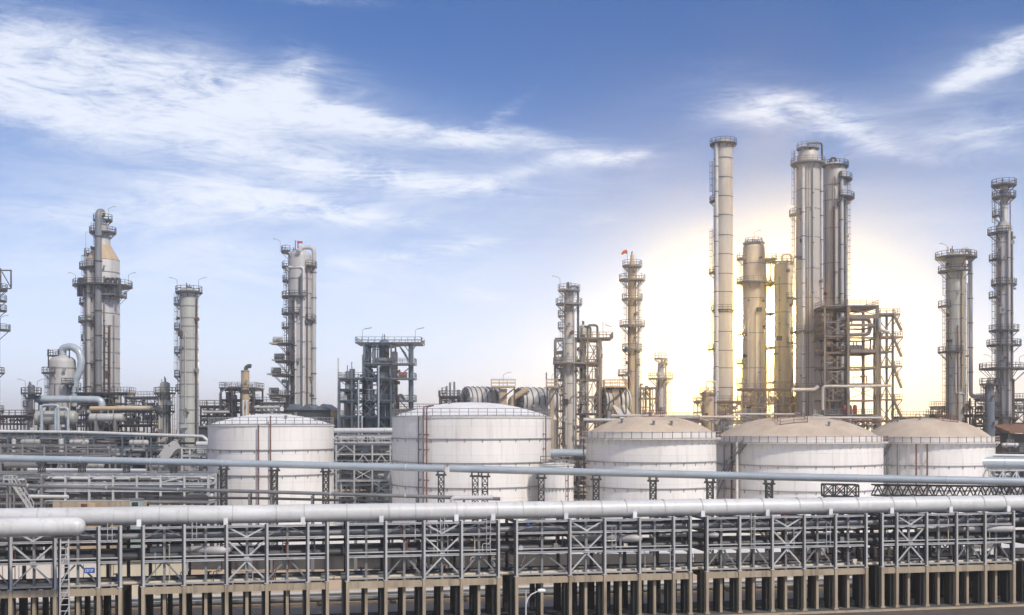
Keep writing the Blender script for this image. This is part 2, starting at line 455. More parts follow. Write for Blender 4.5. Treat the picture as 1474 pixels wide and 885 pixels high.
def frame(label, px0, px1, D, depth, ys, nb=2, nd=1, m='bluesteel', rails=(), braces=(), decks=None, name='steel_structure', cat='steel structure', post=.35, ybase=None, ext=None, rail=.10, group=None, fill=0, fm=('bigpipe', 'clad', 'greypipe', 'dsteel', 'bluepipe', 'galv')):
    """multi-storey steel frame; ys = deck heights in photo rows from top down; braces = (bay, storey, kind)"""
    x0, x1 = X(px0, D), X(px1, D)
    zb = 0 if ybase is None else Z(ybase, D)
    xc = (x0 + x1) / 2
    t = thing(name, label, cat, (xc, D, zb), 0, group)
    xs = [x0 - xc + (x1 - x0) * i / nb for i in range(nb + 1)]
    yy = [depth * i / nd for i in range(nd + 1)]
    zs = [Z(y, D) - zb for y in ys]
    for x in xs:
        for y in yy:
            MB().hpost(x, y, 0, zs[0], post, post, .06).build('post', M[m], t)
    for i, z in enumerate(zs):
        mb = MB()
        for y in yy: mb.ibeam(xs[0], xs[-1], y, z - .2, .4, .26, .05)
        for x in xs: mb.span(x - .12, x + .12, .15, depth - .15, z - .42, z - .08)
        mb.build('floor_beam', M[m], t)
        if decks is None or i in decks:
            e = (ext or {}).get(i, (0, 0))
            d = MB().span(xs[0] - e[0] - .3, xs[-1] + e[1] + .3, -.4, depth + .4, z + .003, z + .10).build('deck', M[m], t)
            if i in rails:
                a, b = xs[0] - e[0] - .25, xs[-1] + e[1] + .25
                rail_mesh([(a, -.35, z + .1), (b, -.35, z + .1), (b, depth + .35, z + .1), (a, depth + .35, z + .1)], post=rail, step=1.4, closed=True, h=1.25).build('railing', M[m], d)
    lv = zs + [0]
    for (b, st, kind) in braces:
        za, zc = lv[st] - .4, lv[st + 1]
        a, c = xs[b], xs[b + 1]
        mid = (a + c) / 2
        y = -.02
        if kind in '/X': MB().bar((a, y, zc), (c, y, za), .18).build('brace', M[m], t)
        if kind in '\\X': MB().bar((a, y + .2, za), (c, y + .2, zc), .18).build('brace', M[m], t)
        if kind == 'V':
            MB().bar((a, y, za), (mid, y, zc), .18).build('brace', M[m], t); MB().bar((c, y, za), (mid, y, zc), .18).build('brace', M[m], t)
        if kind == 'A':
            MB().bar((a, y, zc), (mid, y, za), .18).build('brace', M[m], t); MB().bar((c, y, zc), (mid, y, za), .18).build('brace', M[m], t)
    rnd = random.Random(label)
    for k in range(fill):
        i = rnd.randrange(len(zs)); zt_, zb_ = lv[i] - .45, lv[i + 1] + (.15 if i + 1 < len(zs) else .0)
        if i + 1 == len(zs): zb_ = max(zb_, zt_ - 5)
        h = zt_ - zb_
        if h < .5: continue
        x = rnd.uniform(xs[0] + .5, xs[-1] - .5); y = rnd.uniform(.3, depth - .3); r = rnd.choice((.07, .09, .12, .16))
        mm = M[rnd.choice(fm)]; q = rnd.random(); e = rnd.choice((-1, 1)); L = rnd.uniform(1.2, 4.0)
        x2 = max(xs[0] + .2, min(xs[-1] - .2, x + e * L))
        if q < .30:
            MB().tube(fillet([(x, y, zb_), (x, y, zt_ - .2 * h), (x2, y, zt_ - .2 * h), (x2, y, zt_)], r * 2.5, 4), r, 8).build('branch_pipe', mm, t)
        elif q < .50:
            MB().tube(fillet([(x, y, zb_ - .1), (x, y, zb_ + h * .55), (x, y + rnd.uniform(-1.2, 1.2), zb_ + h * .55), (x2, y, zb_ + h * .55)], r * 2.5, 4), r, 8).build('branch_pipe', mm, t)
        elif q < .66:
            MB().tube([(x, y, zb_ - .1), (x, y, zt_ + .1)], r * 1.2, 8).build('riser_pipe', mm, t)
        elif q < .78:
            rr = min(h * .28, rnd.uniform(.3, .6)); MB().lathe([(0, -L / 2), (rr * .8, -L / 2 + .1), (rr, -L / 2 + .3), (rr, L / 2 - .3), (rr * .8, L / 2 - .1), (0, L / 2)], c=(x, y, zb_ + rr + .25), n=14, axis='x').span(x - L * .3, x - L * .2, y - rr * .6, y + rr * .6, zb_ - .1, zb_ + rr * .8).span(x + L * .2, x + L * .3, y - rr * .6, y + rr * .6, zb_ - .1, zb_ + rr * .8).build('exchanger', mm, t)
        elif q < .88:
            w_ = rnd.uniform(.3, .8); MB().span(x - w_, x + w_, y - .3, y + .3, zb_ - .05, zb_ + rnd.uniform(.4, .9) * min(h, 1.6)).build('control_box', mm, t)
        else:
            MB().bar((x, y, zb_), (x2, y, zt_), .12).build('strut', mm, t)
    return t

def stair(par, x0, z0, x1, z1, y, m='dsteel', w=1.0):
    mb = MB()
    for yy in (y, y + w):
        mb.bar((x0, yy, z0), (x1, yy, z1), .10, .3)
        mb.bar((x0, yy, z0 + 1.05), (x1, yy, z1 + 1.05), .09)
        for i in range(5):
            f = i / 4
            mb.bar((x0 + (x1 - x0) * f, yy, z0 + (z1 - z0) * f), (x0 + (x1 - x0) * f, yy, z0 + (z1 - z0) * f + 1.05), .08)
    n = max(3, int(abs(z1 - z0) / .28))
    for i in range(n):
        f = (i + .5) / n
        mb.box((x0 + (x1 - x0) * f, y + w / 2, z0 + (z1 - z0) * f), (.28, w, .04))
    return mb.build('stair_flight', M[m], par)

def lattice_post(mb, x, y, z0, z1, w, t, n=None):
    h = w / 2
    for a in (-h, h):
        for b in (-h, h): mb.bar((x + a, y + b, z0), (x + a, y + b, z1), t)
    n = n or max(2, int((z1 - z0) / (w * 1.2)))
    for i in range(n):
        za, zb = z0 + (z1 - z0) * i / n, z0 + (z1 - z0) * (i + 1) / n
        for b in (-h, h):
            mb.bar((x - h, y + b, za), (x + h, y + b, zb), t * .7); mb.bar((x + h, y + b, za), (x - h, y + b, zb), t * .7)
            mb.bar((x + b, y - h, za), (x + b, y + h, zb), t * .7)
            mb.bar((x - h, y + b, zb), (x + h, y + b, zb), t * .7)
    return mb
SUN_E = 3.9; SKY_STR = .10; SKY_DUST = 1.0; EXPO = 0.0; CLOUD_AMT = .86; HAZE = .0005; HAZE_G = .94
SKY_TINT = (.58, .80, 1.20); HOR_COL = (10.8, 11.7, 13.8); CLOUD_COL = (10.0, 10.4, 11.2); GLOW1 = (11.5, 10.2, 8.2); GLOW2 = (7000, 4500, 1150)
# ---------------------------------------------------------------- camera
cam_d = bpy.data.cameras.new('camera'); cam = bpy.data.objects.new('camera', cam_d); col.objects.link(cam)
cam.location = (0, 0, EYE); cam.rotation_euler = (R(90), 0, 0)
cam_d.sensor_width = 36; cam_d.lens = 36 * F / 1474
cam_d.shift_y = (CY - 442.5) / 1474
cam_d.clip_start = 1; cam_d.clip_end = 20000
scene.camera = cam

# ---------------------------------------------------------------- sun + sky
SUN_EL, SUN_AZ = 46.0, 143.0      # azimuth clockwise from +Y: behind the camera, to the right
sd = bpy.data.lights.new('sun', 'SUN'); sun = bpy.data.objects.new('sun', sd); col.objects.link(sun)
sd.energy = SUN_E; sd.angle = R(4.0); sd.color = (1.0, .91, .79)
dirv = Vector((math.sin(R(SUN_AZ)) * math.cos(R(SUN_EL)), math.cos(R(SUN_AZ)) * math.cos(R(SUN_EL)), math.sin(R(SUN_EL))))
sun.rotation_euler = dirv.to_track_quat('Z', 'Y').to_euler()
sun.location = (60, -60, 90)

world = bpy.data.worlds.new('World'); scene.world = world; world.use_nodes = True
nt = world.node_tree; nd = nt.nodes; lk = nt.links
bg = nd['Background']
class E:
    def __init__(s, k): s.k = k
    def __add__(s, o): return mth('ADD', s, o)
    __radd__ = __add__
    def __sub__(s, o): return mth('SUBTRACT', s, o)
    def __rsub__(s, o): return mth('SUBTRACT', o, s)
    def __mul__(s, o): return mth('MULTIPLY', s, o)
    __rmul__ = __mul__
    def __truediv__(s, o): return mth('DIVIDE', s, o)
def mth(op, *a, clamp=False):
    n = nd.new('ShaderNodeMath'); n.operation = op; n.use_clamp = clamp
    for i, x in enumerate(a):
        if isinstance(x, E): lk.new(x.k, n.inputs[i])
        else: n.inputs[i].default_value = x
    return E(n.outputs[0])
def sstep(x, a, b):
    n = nd.new('ShaderNodeMapRange'); n.interpolation_type = 'SMOOTHSTEP'
    lk.new(x.k, n.inputs['Value']); n.inputs['From Min'].default_value = a; n.inputs['From Max'].default_value = b
    return E(n.outputs['Result'])
def mixc(f, a, b, mode='MIX'):
    n = nd.new('ShaderNodeMix'); n.data_type = 'RGBA'; n.blend_type = mode; n.clamp_factor = True
    if isinstance(f, E): lk.new(f.k, n.inputs['Factor'])
    else: n.inputs['Factor'].default_value = f
    for k, v in (('A', a), ('B', b)):
        if isinstance(v, tuple): n.inputs[k].default_value = (*v, 1)
        else: lk.new(v, n.inputs[k])
    return n.outputs['Result']
tc = nd.new('ShaderNodeTexCoord'); sp = nd.new('ShaderNodeSeparateXYZ'); lk.new(tc.outputs['Generated'], sp.inputs[0])
dx, dy, dz = E(sp.outputs[0]), E(sp.outputs[1]), E(sp.outputs[2])
az = mth('ARCTAN2', dx, dy)                                    # azimuth, 0 straight ahead
hyp = mth('SQRT', dx * dx + dy * dy)
tl = dz / mth('MAXIMUM', hyp, .02)                             # tangent of elevation
sky = nd.new('ShaderNodeTexSky'); sky.sky_type = 'NISHITA'; sky.sun_disc = False
sky.sun_elevation = R(SUN_EL); sky.sun_rotation = R(SUN_AZ)
sky.air_density = 1.0; sky.dust_density = SKY_DUST; sky.ozone_density = 2.2; sky.altitude = 50
# air near the horizon pales to a cool lilac white
c0 = mixc(1.0, sky.outputs[0], SKY_TINT, 'MULTIPLY')
hz = mth('POWER', 1 - sstep(tl, -.02, .36), 1.6)
c1 = mixc(hz * .90, c0, HOR_COL)
# warm brightness of the low sun's haze behind the tall columns
gaz, gtl = math.atan((1107 - CX) / F), (CY - 470) / F * math.cos(math.atan((1107 - CX) / F))
da, dt = az - gaz, tl - gtl
g2 = (da * da * .8 + dt * dt)
gl1 = mth("EXPONENT", g2 * (-1 / (2 * .056 ** 2)))
gl2 = mth('EXPONENT', g2 * (-1 / (2 * .012 ** 2)))
c2 = mixc(gl1 * .64, c1, GLOW1)
# cirrus
def pxaz(p): return math.atan((p - CX) / F)
blobs = [(40, 95, 190, 55, 9, .75), (20, 150, 120, 30, 8, .5), (200, 95, 120, 30, 16, .45), (230, 140, 200, 26, 13, .8), (420, 152, 130, 18, 13, .95), (560, 182, 120, 13, 10, .9), (700, 198, 110, 11, 4, .75),
         (418, 118, 40, 26, -50, .75), (330, 100, 70, 26, 20, .4), (490, 118, 60, 26, 20, .35), (855, 226, 62, 13, 2, .85), (915, 222, 40, 8, -12, .6), (730, 160, 34, 10, -35, .5), (740, 186, 60, 10, 6, .4),
         (150, 178, 150, 30, 16, .5), (300, 200, 150, 24, 10, .3),
         (560, 255, 130, 15, 7, .8), (670, 268, 90, 10, 5, .7), (735, 252, 55, 9, -12, .6), (440, 240, 110, 16, 8, .3), (370, 280, 120, 22, 3, .75), (430, 300, 130, 17, 8, .75), (540, 315, 70, 8, 3, .6), (230, 305, 130, 24, -4, .5), (90, 315, 140, 26, 0, .35),
         (620, 360, 60, 14, -12, .7), (690, 352, 36, 9, -10, .65), (340, 372, 90, 22, 12, .5), (470, 380, 70, 12, -6, .45), (560, 372, 60, 10, -6, .35), (690, 425, 44, 14, 6, .5), (500, 422, 60, 13, 0, .3), (330, 460, 110, 18, 0, .3), (20, 360, 90, 20, 0, .25),
         (1110, 150, 70, 20, 8, .65), (1165, 168, 80, 18, 14, .85), (1235, 195, 50, 13, 24, .75), (1330, 228, 70, 9, 14, .6), (1060, 168, 50, 12, 4, .4), (1040, 90, 70, 14, 10, .15),
         (1465, 70, 50, 24, -20, .9), (1415, 98, 50, 18, -24, .7), (1375, 118, 34, 10, -14, .45), (1440, 182, 60, 15, -8, .55), (1400, 190, 60, 9, 0, .35), (1440, 212, 36, 9, 8, .45),
         (450, 0, 100, 7, 0, .4), (830, 328, 60, 12, -14, .35), (1230, 272, 40, 12, 12, .3), (760, 320, 60, 9, 0, .2)]
acc = None
for (bx, by, la, lt, ro, wt) in blobs:
    a0 = pxaz(bx); t0 = (CY - by) / F * math.cos(a0)
    ca, sa = math.cos(R(-ro)), math.sin(R(-ro))
    ddx = az - a0; ddy = tl - t0
    u = (ddx * ca + ddy * sa) * (F / (la * 1.15)); v = (ddy * ca - ddx * sa) * (F / (lt * 1.15))
    g = mth('EXPONENT', (u * u + v * v) * -.9) * wt
    acc = g if acc is None else acc + g
acc = mth('MINIMUM', acc, 1.25)
cmb = nd.new('ShaderNodeCombineXYZ'); lk.new(az.k, cmb.inputs[0]); lk.new(tl.k, cmb.inputs[1])
def wisp(scale, rot, stretch, detail, dist, rough=.6):
    mp = nd.new('ShaderNodeMapping'); mp.inputs['Rotation'].default_value = (0, 0, R(rot)); mp.inputs['Scale'].default_value = (1 / stretch, 1, 1)
    mp.inputs['Location'].default_value = (3.1 + rot * .1, 1.7, 0)
    lk.new(cmb.outputs[0], mp.inputs['Vector'])
    n = nd.new('ShaderNodeTexNoise'); n.inputs['Scale'].default_value = scale; n.inputs['Detail'].default_value = detail
    n.inputs['Distortion'].default_value = dist; n.inputs['Roughness'].default_value = rough
    lk.new(mp.outputs[0], n.inputs['Vector']); return E(n.outputs['Fac'])
w1 = wisp(15, 10, 3.0, 9, 1.2, .6); w2 = wisp(44, 24, 4.5, 9, 2.2, .66); w3 = wisp(6, 6, 2.2, 5, .8); w4 = wisp(85, -12, 3.5, 8, 2.5, .65)
tex = (w1 * .60 + w2 * .50 + w3 * .25 + w4 * .30 - .825) * 1.9          # about -.7 .. .7
dens = sstep(acc * mth('MAXIMUM', .82 + tex * 1.5, .08) + tex * .20, .02, 1.30)
veil = None
for (bx, by, la, lt, ro, wt) in [(130, 130, 260, 80, 10, .42), (420, 170, 230, 60, 12, .38), (330, 290, 280, 48, 2, .42), (620, 270, 200, 36, 4, .30), (300, 385, 260, 40, 4, .36), (600, 390, 170, 40, -4, .30), (100, 400, 160, 40, 0, .25), (1180, 180, 170, 40, 12, .34), (1430, 150, 120, 80, -10, .30), (850, 230, 120, 36, 0, .25), (1380, 330, 120, 60, 0, .15)]:
    a0 = pxaz(bx); t0 = (CY - by) / F * math.cos(a0); ca, sa = math.cos(R(-ro)), math.sin(R(-ro))
    ddx = az - a0; ddy = tl - t0
    u = (ddx * ca + ddy * sa) * (F / la); v = (ddy * ca - ddx * sa) * (F / lt)
    g = mth('EXPONENT', (u * u + v * v) * -.9) * wt
    veil = g if veil is None else veil + g
veil = veil * sstep(w1 * .5 + w3 * .3 + w2 * .3, .36, .68)
cl = mth('MINIMUM', dens * CLOUD_AMT + veil * (1 - dens), 1.0)
front = sstep(dy, .0, .15)
thin = sstep(w3 * .6 + w1 * .5, .30, .75) * .60 * (1 - hz)       # unseen white veils added behind the camera to neutralise the ambient light
c3 = mixc(cl * front + thin * (1 - front), c2, CLOUD_COL)
c4 = mixc(gl2, c3, GLOW2)
# below the horizon: dull ground tone
c5 = mixc(sstep(tl, -.005, -.03), c4, (1.6, 1.55, 1.5))
lk.new(c5, bg.inputs['Color']); bg.inputs['Strength'].default_value = SKY_STR
world.cycles.sampling_method = 'MANUAL'; world.cycles.sample_map_resolution = 1024

vs = scene.view_settings
vs.view_transform = 'Standard'; vs.look = 'None'; vs.exposure = EXPO; vs.gamma = 1; vs.use_curve_mapping = False
scene.cycles.max_bounces = 6; scene.cycles.diffuse_bounces = 3; scene.cycles.glossy_bounces = 3; scene.cycles.volume_bounces = 2
scene.cycles.use_denoising = True
scene.cycles.sample_clamp_indirect = 4

# ---------------------------------------------------------------- ground
gm = mat('bare_soil', (.56, .42, .28), .95, c2=(.37, .275, .19), scale=.06, stretch=(1, 1, 1), amt=.9, bump=.5, bscale=1.5)
structure(MB().span(-2500, 2500, -200, 5000, -1.0, 0).build('ground', gm), 'brown bare soil ground under the whole refinery')
asph = mat('asphalt', (.105, .092, .078), .9, c2=(.055, .05, .045), scale=.4, stretch=(1, 1, 1), amt=.9, bump=.4, bscale=8)
conc = mat('pale_concrete_paving', (.70, .68, .655), .9, c2=(.58, .56, .535), scale=.15, stretch=(1, 1, 1), amt=.9, bump=.3, bscale=3)
def sheet(name, poly, z, m):
    mb = MB(); mb.add([(x, y, z) for x, y in poly], [tuple(range(len(poly)))]); return mb.build(name, m)

# ---------------------------------------------------------------- air
hm = bpy.data.materials.new('haze_air'); hm.use_nodes = True
hn = hm.node_tree; hn.nodes.clear()
ho = hn.nodes.new('ShaderNodeOutputMaterial'); hv = hn.nodes.new('ShaderNodeVolumePrincipled')
hv.inputs['Color'].default_value = (.97, .97, .97, 1); hv.inputs['Density'].default_value = HAZE; hv.inputs['Anisotropy'].default_value = HAZE_G
hn.links.new(hv.outputs[0], ho.inputs['Volume'])
if HAZE > 0:
    hz_o = MB().span(-2600, 2600, -300, 5100, -2, 112).build('haze', hm); hz_o['kind'] = 'stuff'; hz_o['label'] = 'pale sunlit haze in the air over the whole refinery'; hz_o['category'] = 'haze'
# ================================================================ the pipe rack in front
A0 = Vector((-45.1, 103.0, 0)); TAN = .1931
RZ = math.atan(TAN); UD = Vector((math.cos(RZ), math.sin(RZ), 0)); WD = Vector((-math.sin(RZ), math.cos(RZ), 0))
def U(px, w=0.0):
    k = (px - CX) / F; o = A0 + WD * w
    s = (k * o.y - o.x) / (UD.x - k * UD.y)
    return s
def rp(u, w, z=0.0):
    p = A0 + UD * u + WD * w; return Vector((p.x, p.y, z))
RACKW = 5.2
ZC = 4.45; ZT = 10.1
def module(label, posts, xbays, abays, first=False):
    us = [U(p) for p in posts]; u0 = us[0]
    t = thing('pipe_rack', label, 'pipe rack', rp(u0, 0), RZ, 'linked sections of the front pipe rack')
    us = [u - u0 for u in us]
    mids = [(a + b) / 2 for a, b in zip(us[:-1], us[1:]) if b - a > 2.8]
    for i, u in enumerate(us):
        MB().hpost(u + .07, 0, ZC, ZT + .22, .19, .34, .05).build('post', M['galv'], t)
        MB().span(u - .20, u - .03, -.12, .30, ZC, ZT + .1).build('post_shade_strip', M['black'], t)  # black strip standing in for the post's unlit left side
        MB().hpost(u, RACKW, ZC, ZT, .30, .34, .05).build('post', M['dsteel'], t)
        MB().span(u - .13, u + .18, -.27, .35, 0, ZC).span(u - .25, u + .27, -.35, .40, 0, .18).build('concrete_column', M['concrete'], t)
        MB().span(u - .52, u + .14, .353, 1.45, 0, ZC - .003).build('shade_block_or_shaded_column', M['shadeconc'], t)  # dark block behind the pilaster, stands in for its shaded left face
        MB().span(u - .36, u + .22, RACKW - .5, RACKW + .6, 0, ZC).build('shade_block_or_shaded_column', M['shadeconc'], t)
        MB().box((u, 0, ZC + .02), (.5, .55, .05)).build('base_plate', M['galv'], t)
        cb = MB()
        cb.span(u - .13, u + .13, .20, RACKW - .2, 8.5, 8.82); cb.build('cross_beam', M['dsteel'], t)
        MB().span(u - .13, u + .13, .20, RACKW - .2, 6.5, 6.81).build('cross_beam', M['dsteel'], t)
        MB().span(u - .12, u + .12, .20, RACKW - .2, 9.85, 10.12).build('cross_beam', M['dsteel'], t)
        MB().span(u - .14, u + .14, 1.453, RACKW - .503, 3.75, 4.40).build('concrete_cross_beam', M['shadeconc'], t)
    for u in mids:
        MB().hpost(u, .55, ZC + .1, 9.9, .22, .24, .04).build('stub_post', M['steel'], t)
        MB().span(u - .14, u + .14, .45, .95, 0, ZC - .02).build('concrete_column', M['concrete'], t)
        MB().span(u - .40, u + .12, .953, 1.8, 0, ZC - .03).build('shade_block_or_shaded_column', M['shadeconc'], t)  # same shade block for the mid-bay column's left side
        MB().span(u - .2, u + .2, RACKW - .3, RACKW + .6, 0, ZC - .75).build('shade_block_or_shaded_column', M['shadeconc'], t)
        MB().span(u - .10, u + .10, .70, RACKW - .1, 8.52, 8.80).build('cross_beam', M['dsteel'], t)
        MB().span(u - .10, u + .10, .70, RACKW - .1, 6.52, 6.79).build('cross_beam', M['dsteel'], t)
    L = us[-1]
    for w, tag_ in ((0, 0), (RACKW, 1)):
        for z, h in ((ZT - .05, .18), (8.85, .20), (6.84, .22), (7.25, .10), (4.66, .14)):
            if z == 7.25 and w: continue
            MB().ibeam(.17, L - .17, w, z, h, .20, .05).build('long_beam', M['dsteel' if w else 'galv'], t)  # rear beams coloured darker to stand in for shade inside the rack
    for a, b in zip(us[:-1], us[1:]):
        for w in (.02, RACKW):
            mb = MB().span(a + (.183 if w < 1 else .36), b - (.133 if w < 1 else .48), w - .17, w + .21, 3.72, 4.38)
            mb.build('concrete_beam', M['shadeconc' if w > 1 else 'concrete'], t)
    def brace(p, q, m='galv', wd=.13): MB().bar(p, q, wd, .15).build('brace', M[m], t)
    for i in xbays:
        a, b = us[i] + .15, us[i + 1] - .15; c = (a + b) / 2
        for e in (a, b):
            brace((c, .13, 6.98), (e, .13, 8.62)); brace((c, .13, 6.66), (e, .13, 4.85)); brace((c, .14, 9.0), (e, .14, 9.95), wd=.10)
        MB().box((c, .05, 6.84), (.52, .05, .36)).build('gusset_plate', M['galv'], t)
        MB().box((c, .05, 8.88), (.34, .05, .22)).build('gusset_plate', M['galv'], t)
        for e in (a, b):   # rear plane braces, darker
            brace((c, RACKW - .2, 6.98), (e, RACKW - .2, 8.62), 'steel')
    for i in abays:
        a, b = us[i] + .15, us[i + 1] - .15; c = (a + b) / 2
        for e in (a, b):
            brace((c + (e - c) * .12, .35, 6.62), (e, .35, 4.85), 'steel', .11); brace((c + (e - c) * .1, .4, 9.9), (e, .4, 9.1), 'steel', .09)
    rnd = random.Random(label)
    for k in range(int(L * .75)):
        u = rnd.uniform(.5, L - .5); q = rnd.random(); w = rnd.uniform(.3, .62); rr = rnd.choice((.04, .05, .07))
        mm = M[rnd.choice(('bigpipe', 'dsteel', 'black', 'beigepipe', 'galv', 'rust'))]
        z0, z1 = rnd.choice(((4.7, 6.7), (7.0, 8.7), (4.7, 8.7), (6.9, 9.9), (9.0, 9.95)))
        u2 = max(.3, min(L - .3, u + rnd.choice((-1, 1)) * rnd.uniform(.5, 1.6)))
        if q < .35: MB().tube(fillet([(u, w, z0), (u, w, (z0 + z1) / 2), (u2, w, (z0 + z1) / 2), (u2, w, z1)], .18, 4), rr, 8).build('drop_pipe', mm, t)
        elif q < .55: MB().tube(fillet([(u, w + 1.2, z1 - .2), (u, w, z1 - .2), (u, w, z0)], .2, 4), rr, 8).build('drop_pipe', mm, t)
        elif q < .72: MB().span(u - .22, u + .22, w - .1, w + .12, z0 + .2, z0 + rnd.uniform(.5, .9)).build('junction_box', M[rnd.choice(('galv', 'steel', 'dsteel', 'beige'))], t)
        elif q < .86:
            a, b = sorted((u, max(0, min(L, u + rnd.uniform(2.5, 7)))))
            MB().span(a, b, w + .3, w + .75, z1 - .16, z1 - .02).build('cable_tray', M[rnd.choice(('galv', 'steel', 'black'))], t)
        else:
            ladder_mesh(u, -.22, z0, z1 + .6, w=.42, cage=False, ang=270, t=.05).build('ladder', M['galv'], t)
    return t
module('leftmost pale steel pipe rack section, the one carrying the blue sign', [-49, 15, 79, 142, 173], [1], [0, 2])
module('pale steel pipe rack section in front of the first white tank at left', [206, 265, 326, 384, 443, 471], [2], [0, 3])
module('pale steel pipe rack section in front of the second, largest tank', [500, 555, 610, 664, 717], [2], [1, 3])
module('pale steel pipe rack section right behind the curved street lamp', [743, 820, 870, 920, 969, 993], [1], [0])
module('pale steel pipe rack section in front of the widest tan-roofed tank', [1017, 1064, 1111, 1157, 1202, 1246], [2], [0, 1, 3])
module('pale steel pipe rack section at right carrying the longest pale pipe loop', [1269, 1290, 1333, 1376, 1417, 1458], [1], [3, 4])
module('pipe rack section cut off by the right edge of the photo', [1480, 1522, 1560], [], [])

def rack_pipe(label, w, z, r, m, ua=None, ub=None, n=14, ring=0):
    ua = U(-70) if ua is None else ua; ub = U(1570) if ub is None else ub
    p0 = rp(ua, w, z)
    o = MB().tube([p0, rp(ub, w, z)], r, n).build('pipe', M[m], origin=p0)
    tag(o, label, 'pipe', 'pipes lying on the front pipe rack')
    if ring:
        L = ub - ua; k = int(L / ring)
        for i in range(1, k):
            a = rp(ua + i * ring, w, z) - p0
            MB().tube([a - UD * .07, a + UD * .07], r * 1.05 + .015, n).build('joint_ring', M['steel'], o)
    return o
tg = 'on the top tier of the front rack'
rack_pipe('mid grey pipe nearest the front rail, ' + tg, 1.05, 9.16, .29, 'greypipe', ring=6)
rack_pipe('slim dark pipe behind the grey one, ' + tg, 1.9, 9.05, .18, 'darkpipe')
rack_pipe('stout dark pipe in the middle, ' + tg, 2.9, 9.27, .40, 'darkpipe', ring=9)
rack_pipe('slim dark pipe at the very rear, ' + tg, 4.2, 9.06, .19, 'darkpipe')
tg = 'on the middle tier of the front rack'
rack_pipe('thick dark pipe along the front, ' + tg, 1.1, 7.21, .37, 'darkpipe', ring=9)
rack_pipe('slim beige pipe behind the thick dark one ' + tg, 1.95, 7.0, .17, 'beigepipe')
rack_pipe('widest dark grey pipe, ' + tg, 3.0, 7.34, .50, 'darkpipe', ring=12)
rack_pipe('grey pipe with rust along the back, ' + tg, 4.2, 7.08, .25, 'greypipe', ring=6)
tg = 'on the concrete beam level of the front rack'
rack_pipe('thin beige rusty pipe at the edge ' + tg, .95, 4.66, .17, 'beigepipe', ring=5)
rack_pipe('pale grey pipe behind the beige one ' + tg, 1.75, 4.66, .20, 'greypipe')
rack_pipe('dark insulated pipe in the middle, ' + tg, 2.8, 4.76, .34, 'darkpipe')
rack_pipe('slim white pipe at the back, ' + tg, 3.9, 4.62, .16, 'bigpipe')
rack_pipe('hanging black cable tray pipe under the top deck of the front rack', 4.6, 8.1, .14, 'black')

# big pale pipe on top, with saddles
ua, ub = U(-80, 2.0), U(1600, 2.0)
p0 = rp(ua, 2.0, 11.08)
big = MB().tube([p0, rp(ub, 2.0, 11.0)], .90, 28).build('large_pipe', M['bigpipe'], origin=p0)
tag(big, 'very long pale grey large pipe lying along the top of the front rack', 'pipe')
for i in range(1, 34):
    a = UD * (i * 3.7 + (i % 3) * .5)
    MB().tube([a - UD * .05, a + UD * .05], .918, 28).build('seam_ring', M['clad'], big)
for px in (200, 325, 436, 549, 657, 710, 815, 914, 1012, 1105, 1196, 1284, 1369, 1452):
    u = U(px, 1.0) - ua; b = UD * u
    q = MB()
    q.bar(b + WD * -1.0 + Vector((0, 0, -.94)), b + WD * 1.0 + Vector((0, 0, -.94)), .34, .10)
    for s in (-.82, .82):
        q.bar(b + WD * s + Vector((0, 0, -.93)), b + WD * s + Vector((0, 0, -.34)), .30, .12, up=UD)
    q.bar(b + WD * -1.0 + Vector((0, 0, -.98)), b + WD * -1.0 + Vector((0, 0, -.30)), .42, .10, up=WD)
    q.build('saddle', M['signwhite'], big)
# second fat pipe, ends in a blunt bend and joins the first
e = U(107, -5.0)
q = [rp(U(-90, -5), -5, 10.76), rp(U(107, -5), -5, 10.76)]
L_ = (q[1] - q[0]).length
o = MB().tube(q + [q[1] + UD * (.95 * math.sin(PI / 2 * i / 6)) for i in range(1, 7)], [.85, .85] + [max(.85 * math.cos(PI / 2 * i / 6) ** .8, .02) for i in range(1, 7)], 28).build('large_pipe', M['bigpipe'], origin=q[0])
tag(o, 'fat pale pipe at lower left ending in a blunt rounded cap', 'pipe')
for i in range(1, 3):
    a = UD * (i * 5.0); MB().tube([a - UD * .03, a + UD * .03], .862, 28).build('seam_ring', M['bigpipe'], o)
# trestle with ladder under it
te = rp(U(94, -5), -5, 0)
t = thing('ladder_trestle', 'slim pale lattice ladder tower propping the blunt pipe end', 'ladder tower', te, RZ)
mb = MB()
for s in (-.42, .42):
    mb.bar((s, -.3, 0), (s * .8, -.3, 9.75), .10)
for i in range(17):
    z = .4 + i * .56; f = .42 * (1 - .2 * z / 9.75)
    mb.bar((-f, -.3, z), (f, -.3, z), .07)
    if i % 3 == 0 and i < 15: mb.bar((-f, -.3, z), (f, -.3, z + 1.6), .06)
mb.build('ladder', M['galv'], t)
MB().tube([(-.55, .25, 0), (-.55, .25, 9.9)], .13, 10).build('post', M['dsteel'], t)
MB().span(-.9, .75, -.45, .5, 9.75, 9.9).build('cap_plate', M['dsteel'], t)
# expansion loops poking out of the rack
def loop(label, pa, pb, z, r, m, pc=None):
    w0, w1 = 2.6, -.45
    ua_, ub_ = U(pa, w1), U(pb, w1)
    q = [rp(ua_ - 3.0, w0, z - .15), rp(ua_, w0 - .2, z - .1), rp(ub_, w1, z), rp(ub_ + .1, w0, z)]
    o = MB().tube(fillet(q, r * 2.2, 8), r, 18).build('pipe', M[m], origin=q[0]); tag(o, label, 'pipe')
loop('pale pipe loop bulging from the rack, left of the first white tank', 258, 326, 7.75, .40, 'clad')
loop('pale pipe loop bulging from the rack below the third tank', 873, 924, 8.1, .40, 'clad')
loop('slim pale pipe loop in the rack near the fourth tank', 1001, 1036, 8.25, .24, 'clad')
loop('long pale pipe loop bulging from the rack at far right', 1376, 1462, 8.3, .36, 'clad')
